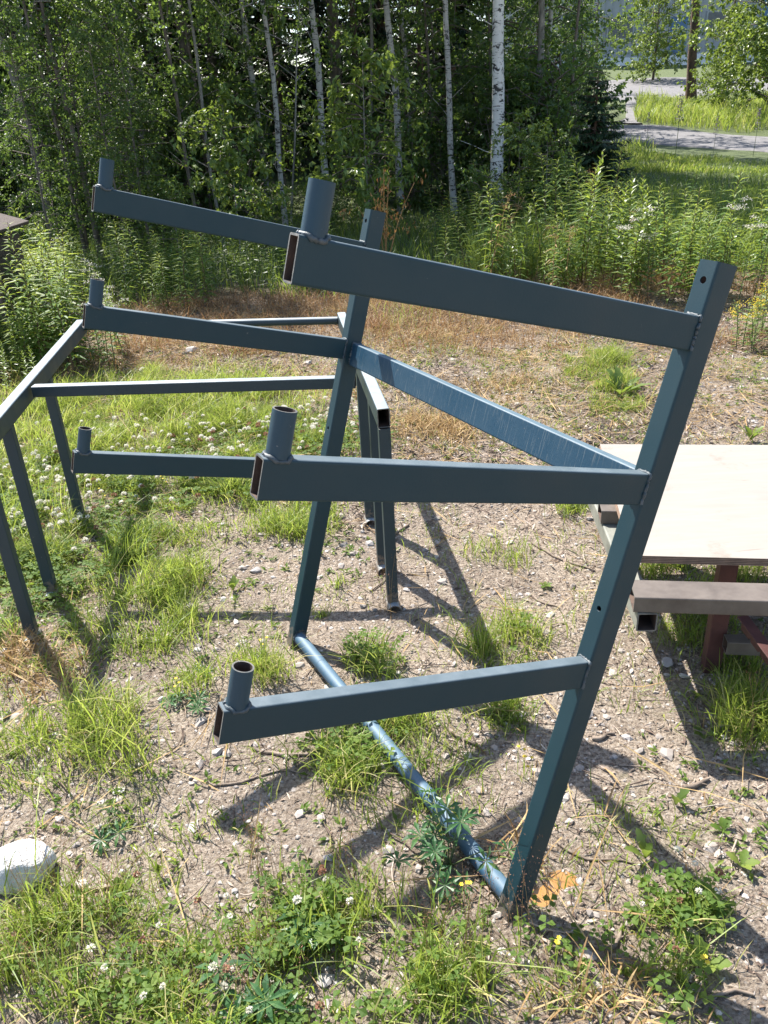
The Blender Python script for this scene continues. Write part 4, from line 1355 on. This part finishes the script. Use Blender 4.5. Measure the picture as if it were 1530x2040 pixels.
for cx, cy, w_, n_, mm, hh in ((480, 705, .16, 260, 1, .14), (530, 700, .12, 160, 1, .13), (290, 690, .15, 180, 1, .16), (330, 735, .12, 140, 1, .10), (760, 660, .10, 120, 1, .2), (705, 650, .10, 110, 1, .18), (870, 665, .2, 220, 0, .10), (1180, 605, .2, 200, 1, .16),
                               (1330, 560, .3, 420, 1, .26), (1380, 570, .25, 240, 0, .3), (860, 850, .14, 420, 0, .11), (900, 870, .13, 300, 0, .10), (930, 830, .10, 160, 0, .12), (1010, 770, .16, 260, 0, .10), (1100, 700, .16, 160, 1, .08), (640, 770, .12, 160, 1, .09),
                               (700, 790, .10, 120, 0, .09), (1010, 560, .25, 260, 1, .22), (880, 560, .25, 260, 0, .24), (590, 610, .3, 300, 1, .2), (450, 620, .3, 260, 1, .22), (60, 1330, .09, 200, 0, .09), (20, 1300, .08, 140, 0, .10), (110, 1370, .07, 110, 0, .07), (1050, 1700, .05, 40, 0, .09), (1200, 2010, .08, 120, 0, .09), (820, 620, .2, 160, 0, .3)):
    c = G(cx, cy)
    Q = np.stack([c[0] + r.normal(size=n_) * w_, c[1] + r.normal(size=n_) * w_ * .7, np.zeros(n_)], -1); Q[:, 2] = terr(Q[:, 0], Q[:, 1])
    blades(mb, Q, hh * (.3 + .9 * r.random(n_)), .003 + .003 * r.random(n_), .3 + 1.0 * r.random(n_), mm, r.random(n_), r=r)
tag(mb.build('dry_grass', [M['hay'], M['rust_hay']]), kind='stuff')

# tall meadow grass towards the road and under the wood
mb = MB()
P = sample(120000, -7, 10.5, 7.2, 17.5, r)
_px, _py = pix(P)
lim = ((_px < 1180) | (_py > 300 + .063 * (_px - 1260))) & (P[:, 0] < .62 * P[:, 1] + .5) & (P[:, 0] > -.62 * P[:, 1])
dn = np.where(P[:, 0] > .12 * P[:, 1], 1., .42) * (P[:, 1] > 7.4 + vnoise(P[:, 0], P[:, 1], .9)) * np.where(P[:, 1] > 13, .6, 1)
P = P[lim & (r.random(len(P)) < dn * .75)]
N = len(P)
blades(mb, P, (.22 + .45 * r.random(N)) * np.where(P[:, 0] > .12 * P[:, 1], 1, .6) * np.clip(1.9 - .105 * P[:, 1], .2, 1), .006 + .006 * r.random(N), .15 + .6 * r.random(N), 0, r.random(N), r=r)
tag(mb.build('meadow_grass', M['grass_dark']), kind='stuff')
# sunlit verge beyond the road
mb = MB()
P = np.concatenate([sample(90000, 2.5, 24, 19, 42, r), sample(36000, 2.5, 12, 13, 19.5, r)])
px, py = pix(P)
ok = (px > 1180) & (px < 1640) & (((py > 196 + .02 * (px - 1250)) & (py < 246 + .10 * (px - 1280)) & (px > 1262 + np.abs(py - 232) * .3)) | ((py > 297 + .063 * (px - 1260)) & (py < 345) & (px > 1215)))
P = P[ok]; N = len(P)
P = P[vnoise(P[:, 0], P[:, 1], .8) > .25]; N = len(P)
blades(mb, P, (.15 + .5 * r.random(N)) * np.where(P[:, 1] < 19.5, .28, .85) * (.4 + vnoise(P[:, 0], P[:, 1], .5)), .010 + .012 * r.random(N), .15 + .6 * r.random(N), 0, np.clip(.5 + .3 * r.normal(size=N), 0, 1), r=r)
tag(mb.build('verge_grass', M['grass']), kind='stuff')

# clover: three-part leaves and round heads
CL = [(90, 1050, 230, 150, .75), (350, 960, 240, 60, .6), (600, 880, 180, 50, .5), (520, 1980, 520, 160, .5), (300, 1860, 150, 70, .3), (1370, 1850, 120, 110, .9), (1120, 1900, 120, 90, .3), (620, 1810, 130, 70, .6), (700, 1500, 90, 60, .6), (1010, 1280, 80, 40, .3), (40, 1230, 110, 60, .5), (640, 1450, 60, 50, .6), (1340, 1960, 90, 70, .6), (740, 1310, 60, 40, .7),
      (140, 700, 120, 60, .5)]
mb = MB()
P = sample(170000, -2.3, 1.6, .75, 4.6, r)
P = keep(P, dens(P, CL) * .6, r)
N = len(P)
hgt = .015 + .055 * r.random(N)
top = P + UP * hgt[:, None] + np.c_[r.normal(size=(N, 2)) * .012, np.zeros(N)]
nn_ = nrm(UP + r.normal(size=(N, 3)) * .35)
a0 = r.random(N) * 6.28
sz = .009 + .010 * r.random(N)
ti = np.clip(r.normal(.5, .22, N), 0, 1)
for q in range(3):
    aa = a0 + q * 2.094
    leaves(mb, top, np.stack([np.cos(aa), np.sin(aa), np.zeros(N)], -1), nn_, sz * 1.15, sz * 1.05, 0, ti, .12, .05, r, .62)
# heads
HD = [(90, 1010, 170, 120, 1.), (330, 900, 300, 60, .5), (600, 860, 180, 50, .6), (500, 1960, 480, 140, .55), (640, 1800, 120, 60, .8), (1370, 1830, 120, 100, .7), (300, 990, 160, 60, .5), (700, 1480, 50, 50, .3), (330, 1760, 120, 70, .35), (560, 960, 100, 40, .3)]
Hh = sample(16000, -2.3, 1.6, .75, 4.6, r)
Hh = Hh[r.random(len(Hh)) < dens(Hh, HD) * .30]
Nh = len(Hh)
stem_h = .05 + .06 * r.random(Nh)
blades(mb, Hh, stem_h * 1.02, np.full(Nh, .0018), .05 + .1 * r.random(Nh), 0, np.full(Nh, .5), r=r)
ctr = Hh + UP * stem_h[:, None]
for i_ in range(Nh):
    nf = 38
    dd = rand_dirs(nf, r); dd[:, 2] = np.abs(dd[:, 2]) * 1.1 - .35
    brown = r.random() < (.45 if Hh[i_, 1] < 1.7 else .15)
    s0 = (.0072 + .0038 * r.random()) * (.76 if Hh[i_, 1] < 1.7 else 1.15)
    leaves(mb, ctr[i_] + dd * s0 * .45, dd, rand_dirs(nf, r), s0 * .95, s0 * .62, 2 if brown else 1, np.clip(.5 + dd[:, 2] + .2 * r.normal(size=nf), 0, 1), .2, .1, r)
tag(mb.build('clover', [M['clover'], M['white_petal'], M['brown_petal']]), kind='stuff')

# small yellow flowers and airy seed heads
mb = MB()
for cx, cy in ((355, 1400), (60, 900), (335, 965), (905, 1420), (1040, 1545), (1050, 1560), (925, 1815), (165, 960), (390, 955), (210, 1010), (520, 1310), (1100, 1930), (1350, 1130), (1360, 1126), (330, 985), (1400, 1960)):
    c = G(cx, cy)
    for q in range(3):
        p = c + np.array([r.normal() * .012, r.normal() * .012, 0])
        hh = .05 + .05 * r.random()
        blades(mb, p[None], np.array([hh]), np.array([.002]), np.array([.05]), 1, np.array([.5]), r=r)
        nf = 6; aa = np.arange(nf) * 1.047
        leaves(mb, np.repeat((p + UP * hh)[None], nf, 0), np.stack([np.cos(aa), np.sin(aa), np.full(nf, .4)], -1), np.repeat(UP[None], nf, 0), .0062, .005, 0, r.random(nf), .1, .05, r)
tag(mb.build('buttercups', [M['yellow_petal'], M['grass']]), kind='stuff')
mb = MB()
SD = [(1035, 1860, 9), (960, 1880, 12), (768, 1215, 14), (520, 1780, 12), (250, 1850, 14), (100, 1800, 16), (860, 1900, 12), (700, 1780, 8), (1060, 1800, 6), (160, 1400, 10), (1500, 1480, 8), (350, 1180, 8), (520, 2000, 12), (60, 1960, 14)]
for cx, cy, n_ in SD:
    c = G(cx, cy)
    for q in range(n_):
        p = c + np.array([r.normal() * .04, r.normal() * .035, 0]); p[2] = float(terr(p[0], p[1]))
        hh = .12 + .13 * r.random(); az = r.random() * 6.28; ln = .25 * hh * r.random()
        s = np.linspace(0, 1, 4)[:, None]
        d = np.array([math.cos(az), math.sin(az), 0])
        Pq = p + UP * hh * s + d * ln * s ** 2
        tube(mb, Pq, np.linspace(.0008, .0004, 4), 3, 0, .5, True, False)
        nf = 26
        tt = r.random(nf)
        pos = Pq[2] + (Pq[3] - Pq[2]) * tt[:, None] * 1.3 + r.normal(size=(nf, 3)) * .012 * (1.2 - tt[:, None])
        leaves(mb, pos, nrm(UP + r.normal(size=(nf, 3)) * .6), rand_dirs(nf, r), .0045, .0016, 1, r.random(nf), .2, .1, r)
tag(mb.build('seed_stalks', [M['hay'], M['brown_petal']]), kind='stuff')

# gravel, twigs, bark litter
def ico(sub=0):
    t = (1 + 5 ** .5) / 2
    V = nrm(np.array([(-1, t, 0), (1, t, 0), (-1, -t, 0), (1, -t, 0), (0, -1, t), (0, 1, t), (0, -1, -t), (0, 1, -t), (t, 0, -1), (t, 0, 1), (-t, 0, -1), (-t, 0, 1)], float))
    F = [(0, 11, 5), (0, 5, 1), (0, 1, 7), (0, 7, 10), (0, 10, 11), (1, 5, 9), (5, 11, 4), (11, 10, 2), (10, 7, 6), (7, 1, 8), (3, 9, 4), (3, 4, 2), (3, 2, 6), (3, 6, 8), (3, 8, 9), (4, 9, 5), (2, 4, 11), (6, 2, 10), (8, 6, 7), (9, 8, 1)]
    for _ in range(sub):
        V = list(map(tuple, V)); c = {}; F2 = []
        def mid(a, b):
            k = (min(a, b), max(a, b))
            if k not in c:
                m_ = np.array(V[a]) + np.array(V[b]); V.append(tuple(m_ / np.linalg.norm(m_))); c[k] = len(V) - 1
            return c[k]
        for a, b, d in F:
            x, y, z = mid(a, b), mid(b, d), mid(d, a)
            F2 += [(a, x, z), (b, y, x), (d, z, y), (x, y, z)]
        F = F2; V = np.array(V)
    return np.array(V), np.array(F)


I0, IF0 = ico(0)


def stones(mb, P, size, r, tint):
    N = len(P)
    sc = np.stack([.7 + .7 * r.random(N), .7 + .7 * r.random(N), .35 + .45 * r.random(N)], -1) * size[:, None]
    a = r.random(N) * 6.28
    jit = 1 + .22 * r.normal(size=(N, 12, 1))
    V = I0[None] * jit * sc[:, None]
    c, s = np.cos(a)[:, None], np.sin(a)[:, None]
    V = np.stack([V[..., 0] * c - V[..., 1] * s, V[..., 0] * s + V[..., 1] * c, V[..., 2]], -1) + (P + UP * size[:, None] * .15)[:, None]
    F = (np.arange(N)[:, None, None] * 12 + IF0[None]).reshape(-1, 3)
    mb.add(V.reshape(-1, 3), F, 0, np.repeat(tint, 12), False)


mb = MB()
P = sample(32000, -2.6, 2.8, .75, 7.2, r)
wgt = np.clip(.25 + 1.2 * (vnoise(P[:, 0], P[:, 1], 1.6) - .25), .1, 1) * np.clip(1.4 - P[:, 1] / 6, .25, 1)
P = P[r.random(len(P)) < wgt]
stones(mb, P, .0022 + .0045 * r.random(len(P)) ** 3 + .0007 * P[:, 1], r, r.random(len(P)))
P = sample(3600, -2.4, 2.6, .8, 6.8, r)
stones(mb, P, .006 + .012 * r.random(len(P)) ** 3, r, np.clip(r.random(len(P)) * 1.1, 0, 1))
tag(mb.build('gravel', M['pebble']), kind='stuff')

mb = MB()
P = sample(90000, -3.0, 3.2, .75, 7.6, r)
wgt = np.clip((vnoise(P[:, 0], P[:, 1], 1.1) - .25) * 1.5, .08, 1) * np.clip(.5 + .12 * P[:, 1], 0, 1.2)
P = P[r.random(len(P)) < wgt]
N = len(P)
az = r.random(N) * 6.28
leaves(mb, P + UP * .004, np.stack([np.cos(az), np.sin(az), r.normal(size=N) * .25], -1), nrm(UP + r.normal(size=(N, 3)) * .5), (.008 + .028 * r.random(N) ** 2) * (1 + .1 * P[:, 1]), .003 + .006 * r.random(N), 0, r.random(N), .1, .1, r)
P = sample(46000, -2.2, 2.3, .75, 4.2, r)
N = len(P); az = r.random(N) * 6.28
leaves(mb, P + UP * .003, np.stack([np.cos(az), np.sin(az), r.normal(size=N) * .3], -1), nrm(UP + r.normal(size=(N, 3)) * .6), .004 + .014 * r.random(N) ** 2, .0016 + .003 * r.random(N), 0, r.random(N) ** 1.2, .1, .1, r)
for q in range(3000):
    p = sample(1, -2.8, 3.0, .8, 7.2, r)[0]
    az = r.random() * 6.28; ln = .03 + .10 * r.random() ** 2
    d = np.array([math.cos(az), math.sin(az), 0]); sd = np.array([-d[1], d[0], 0])
    s = np.linspace(-.5, .5, 4)[:, None]
    Pq = p + d * ln * s + sd * ln * .15 * r.normal() * s ** 2 * 2 + UP * (.004 + .01 * r.random())
    tube(mb, Pq, np.linspace(.0024, .001, 4) * (.6 + .6 * r.random()), 4, 0, r.random(), True, False)
tag(mb.build('twig_litter', M['litter']), kind='stuff')

mb = MB()
P = sample(60000, -3.2, 3.6, 2.9, 8.0, r)
P = P[r.random(len(P)) < .25 + .75 * (vnoise(P[:, 0], P[:, 1], 1.9) > .48)]
N = len(P); az = r.random(N) * 6.28
leaves(mb, P + UP * (.004 + .012 * r.random((N, 1))), np.stack([np.cos(az), np.sin(az), r.normal(size=N) * .3], -1), nrm(UP + r.normal(size=(N, 3)) * .6), .03 + .07 * r.random(N) ** 2, .004 + .007 * r.random(N), 0, r.random(N) ** 1.3, .15, .1, r)
tag(mb.build('bark_litter', M['litter']), kind='stuff')

# single sticks
STK = [('grey stick lying beside the white rock', (120, 1745), (262, 1790), .006), ('long thin twig crossing the bare sand in front of the left post', (815, 1050), (735, 1180), .005),
       ('dry stick lying right of the foot tube', (1060, 1085), (1180, 1145), .006), ('dead twig below the steel table frame', (1060, 1190), (1110, 1215), .005), ('crooked brown twig on the gravel left of the foot tube', (505, 1495), (640, 1505), .006),
       ('long curved twig below the lowest rack arm', (400, 1560), (600, 1550), .004), ('pale stick right of the foot tube middle', (885, 1445), (960, 1500), .006), ('brown bent twig at the lower right', (1205, 1900), (1245, 1845), .006),
       ('short thick stick under the right post', (1180, 1475), (1225, 1465), .006), ('grey stick beside the broad leaf on the right', (1360, 1572), (1415, 1560), .007), ('dark twig on the sand left of the puddle', (1110, 1685), (1260, 1735), .004),
       ('long dry stalk crossing the bottom right corner', (1290, 2020), (1500, 1985), .006), ('thin twig near the left trestle feet', (420, 1145), (440, 1110), .004), ('twig beside the front right trestle leg', (780, 1140), (830, 1150), .004)]
for q, (lb, p0, p1, rad) in enumerate(STK):
    a, c = G(*p0), G(*p1)
    s = np.linspace(0, 1, 8)[:, None]
    r2 = np.random.default_rng(500 + q)
    P = a + (c - a) * s
    sd = nrm(np.cross(c - a, UP))
    P = P + sd * np.linalg.norm(c - a) * (.08 * np.sin(s * 3.14 * (1 + r2.random())) + .015 * r2.normal(size=(8, 1)))
    P[:, 2] = terr(P[:, 0], P[:, 1]) + rad * .9
    mb = MB(); tube(mb, P, np.linspace(rad, rad * .55, 8) * (1 + .15 * r2.normal(size=8)), 7, 0, .5, True)
    mid_ = P[4]; ln = np.linalg.norm(c - a) * .25
    tube(mb, np.array([mid_, mid_ + (nrm(c - a) * .7 + sd * .6 + UP * .12) * ln]), [rad * .5, rad * .2], 5)
    o = mb.build('stick', M['twig'])
    tag(o, lb, 'stick')

# ------------------------------------------------------------------ single stones
I2, IF2 = ico(3)


def rock(name, label, c, size, m, seed, rz=0, tint=.5, group=None, faceted=.5):
    r2 = np.random.default_rng(seed)
    V = I2.copy()
    for q in range(15):     # flatten random sides so that it reads as broken rock
        d = nrm(r2.normal(size=3)); lim = (.80 if name == 'rock' else .5) + (.18 if name == 'rock' else .3) * r2.random()
        e = V @ d
        V = V - np.maximum(e - lim, 0)[:, None] * d * .9
    V = V * (1 + .05 * (vnoise(V[:, 0] * 3 + seed, V[:, 1] * 3 + V[:, 2] * 2, 2) - .5))[:, None] * np.array(size)
    V[:, 2] += size[2] * .45
    V = V + nrm(V) * (.07 * (vnoise(V[:, 0] / size[0] * 2.2 + seed, V[:, 1] / size[1] * 2.2 + V[:, 2] / size[2], 1.7) - .5) * min(size))[:, None]
    mb = MB(); mb.add(V, IF2, 0, tint, name == 'rock')
    o = mb.build(name, m); o.location = c; o.rotation_euler = (0, 0, rz)
    return tag(o, label, 'rock' if size[0] > .03 else 'stone', group)


c = G(45, 1745)
rock('rock', 'big white quartz rock at the left edge of the gravel', c + UP * .0, (.082, .062, .056), M['quartz'], 3, .3)
for q, (lb, px, py, s, tn) in enumerate((
        ('flat grey stone on the sand left of the left post', 510, 1140, .026, .8), ('pale angular stone below the table frame tube', 1328, 1325, .024, .9), ('white stone right of the right post', 1190, 1373, .014, 1.),
        ('white stone with grey side in front of the red leg', 1365, 1352, .016, 1.), ('round white pebble left of the red leg', 1293, 1360, .012, 1.), ('white pebble on the gravel below the table', 1442, 1472, .012, 1.),
        ('small white pebble beside the right post', 1296, 1492, .010, 1.), ('pale pebbles nearest the puddle', 1135, 1640, .013, .7), ('round grey stone among the broad leaves', 1430, 1705, .014, .55),
        ('dark grey stone lying beside the white rock', 130, 1755, .016, .3), ('grey stone in the shade near the bottom right', 1165, 1905, .022, .3), ('pale rock at the far edge of the sand behind the trestle', 382, 705, .06, .9),
        ('grey slab behind the trestle crossbar', 285, 742, .05, .8), ('grey slab left of the left post on the litter', 613, 727, .04, .8), ('pale stone near the foot tube end', 655, 1715, .013, .9), ('grey pebble by the lupin', 780, 1720, .014, .6))):
    rock('stone', lb, G(px, py), (s * 1.25, s * .85, s * .55), M['pebble'], 40 + q, q * .9, tn)

# puddle in a dip beside the right foot
c = np.array([.34, 1.24, 0]); c[2] = float(terr(c[0], c[1])) + .0125
aa = np.linspace(0, 6.283, 40, endpoint=False)
V = np.stack([.13 * np.cos(aa), .085 * np.sin(aa), np.zeros(40)], -1)
V[:, :2] = V[:, :2] @ np.array([[.93, .37], [-.37, .93]])
mb = MB(); mb.add(np.r_[V, [[0, 0, 0]]], [[q, (q + 1) % 40, 40] for q in range(40)], 0)
o = mb.build('puddle', M['puddle']); o.location = c
tag(o, kind='structure')

# ------------------------------------------------------------------ lupins and broad-leaved rosettes
def lupin(label, px, py, H, n, seed, s=1., group=None):
    r2 = np.random.default_rng(seed)
    c = G(px, py)
    t = thing('lupin', label, 'plant', tuple(c), group)
    stems = MB()
    for q in range(n):
        az = r2.random() * 6.28; el = .35 + .8 * r2.random()
        ln = H * (.45 + .6 * r2.random())
        d = np.array([math.cos(az) * math.cos(el), math.sin(az) * math.cos(el), math.sin(el)])
        e = d * ln + UP * -.015
        tube(stems, np.array([[0, 0, 0], d * ln * .5 + UP * .012, e]), [.002, .0017, .0013], 4)
        nl = r2.integers(7, 10)
        nn = nrm(d * .5 + UP + r2.normal(size=3) * .3)
        x = nrm(np.cross(nn, [.3, 1, .1])); y = np.cross(nn, x)
        mb = MB()
        a2 = np.arange(nl) * 6.283 / nl + r2.random()
        A = np.cos(a2)[:, None] * x + np.sin(a2)[:, None] * y + nn * .25
        L = (.034 + .016 * r2.random()) * s * (.85 + .3 * r2.random(nl))
        leaves(mb, np.repeat(e[None], nl, 0), A, np.repeat(nn[None], nl, 0), L, L * .27, 0, np.clip(.5 + .25 * r2.normal(size=nl), 0, 1), .2, .18, r2, .6)
        mb.build('leaf', M['lupin'], t)
    stems.build('stems', M['stem'], t)


lupin('dark green lupin growing over the foot tube', 895, 1730, .18, 16, 1, .95)
lupin('small lupin seedling on the gravel above the white rock', 215, 1665, .07, 4, 2, .8)
lupin('lupin among the clover at the bottom, right of its pale twin', 560, 1935, .12, 7, 3, 1.15)
lupin('pale lupin leaves lowest in the clover near the bottom edge', 465, 2010, .11, 6, 4, 1.0)
lupin('tiny lupin sprout left of the lowest rack arm sleeve', 395, 1335, .06, 3, 5, .7)
lupin('small lupin in the weeds below the lowest rack arm sleeve', 385, 1400, .08, 5, 6, .8)


def rosette(name, label, px, py, n, L, Wd, m, seed, el0=.5, group=None):
    r2 = np.random.default_rng(seed)
    c = G(px, py)
    t = thing(name, label, 'plant', tuple(c), group)
    for q in range(n):
        az = q * 6.283 / n + r2.normal() * .4; el = el0 + .5 * r2.random()
        d = np.array([math.cos(az) * math.cos(el), math.sin(az) * math.cos(el), math.sin(el)])
        side = np.array([-math.sin(az), math.cos(az), 0])
        nn = np.cross(d, side); nn = nn if nn[2] > 0 else -nn
        l_ = L * (.7 + .5 * r2.random()); ns = 9
        s = np.linspace(0, 1, ns)
        cen = d * l_ * s[:, None] + UP[None] * .002 - UP[None] * (.28 * l_ * s ** 2)[:, None]
        w_ = Wd * np.sin(np.pi * np.clip(s * .93 + .05, 0, 1) ** 1.35) * (1 + .22 * (np.arange(ns) % 2 * 2 - 1)) * .5
        w_[0] = .0015
        Lf = cen - side * w_[:, None] + nn * w_[:, None] * .3
        Rt = cen + side * w_[:, None] + nn * w_[:, None] * .3
        V = np.concatenate([Lf, cen, Rt])
        i_ = np.arange(ns - 1)
        F = np.concatenate([np.stack([i_, i_ + ns, i_ + ns + 1, i_ + 1], -1), np.stack([i_ + ns, i_ + 2 * ns, i_ + 2 * ns + 1, i_ + ns + 1], -1)])
        mb = MB(); mb.add(V, F, 0, np.clip(.5 + .3 * r2.normal(), 0, 1), True)
        mb.build('leaf', m, t)


rosette('dock_plant', 'dock seedling with the tallest upright toothed leaf, right of the right post', 1285, 1715, 4, .085, .025, M['leaf_lit'], 1, .9)
rosette('dock_plant', 'single bright broad leaf on the gravel in the sun, farthest of the broad leaves', 1345, 1605, 2, .07, .028, M['leaf_lit'], 2, 1.0)
rosette('dock_plant', 'round leaved sprout at the edge of the table shadow', 1440, 1660, 4, .045, .02, M['clover'], 3, .6)
rosette('dock_plant', 'low sprout of round leaves in the table shadow', 1475, 1730, 4, .045, .022, M['clover'], 4, .5)
rosette('dock_plant', 'small two leaved sprout on the gravel below the table', 1400, 1470, 4, .045, .02, M['leaf_lit'], 5, .3)
rosette('dock_plant', 'yellow green sprout with upright leaves on the bare sand, left of the left post', 465, 1180, 6, .075, .022, M['leaf_lit'], 6, .9)
rosette('dock_plant', 'narrow upright yellow green leaf beside the white rock', 318, 1745, 3, .07, .018, M['leaf_lit'], 7, 1.1)
rosette('dock_plant', 'leafy sprout standing on the sand behind the plywood', 1495, 880, 7, .14, .035, M['leaf_lit'], 8, .9)
rosette('dock_plant', 'broad leaved clump at the bottom of the right clover patch', 1400, 1930, 5, .07, .03, M['clover'], 9, .6)
rosette('dock_plant', 'leafy weed on the litter right of the diagonal beam', 1235, 790, 9, .22, .05, M['leaf_lit'], 10, .6)
rosette('dock_plant', 'small green rosette on the sand near the table frame tube', 1085, 1170, 5, .035, .016, M['clover'], 11, .4)
rosette('dock_plant', 'green sprout right of the lowest left trestle foot', 640, 1110, 5, .05, .014, M['leaf_lit'], 12, .7)
rosette('dock_plant', 'broad leaf plant by the bottom left clover', 245, 1790, 4, .06, .026, M['clover'], 13, .5)

#print('TRIS', sum(sum(len(p.vertices) - 2 for p in m_.polygons) for m_ in bpy.data.meshes if len(m_.polygons) < 20000) + sum(len(m_.polygons) * 1.2 for m_ in bpy.data.meshes if len(m_.polygons) >= 20000))
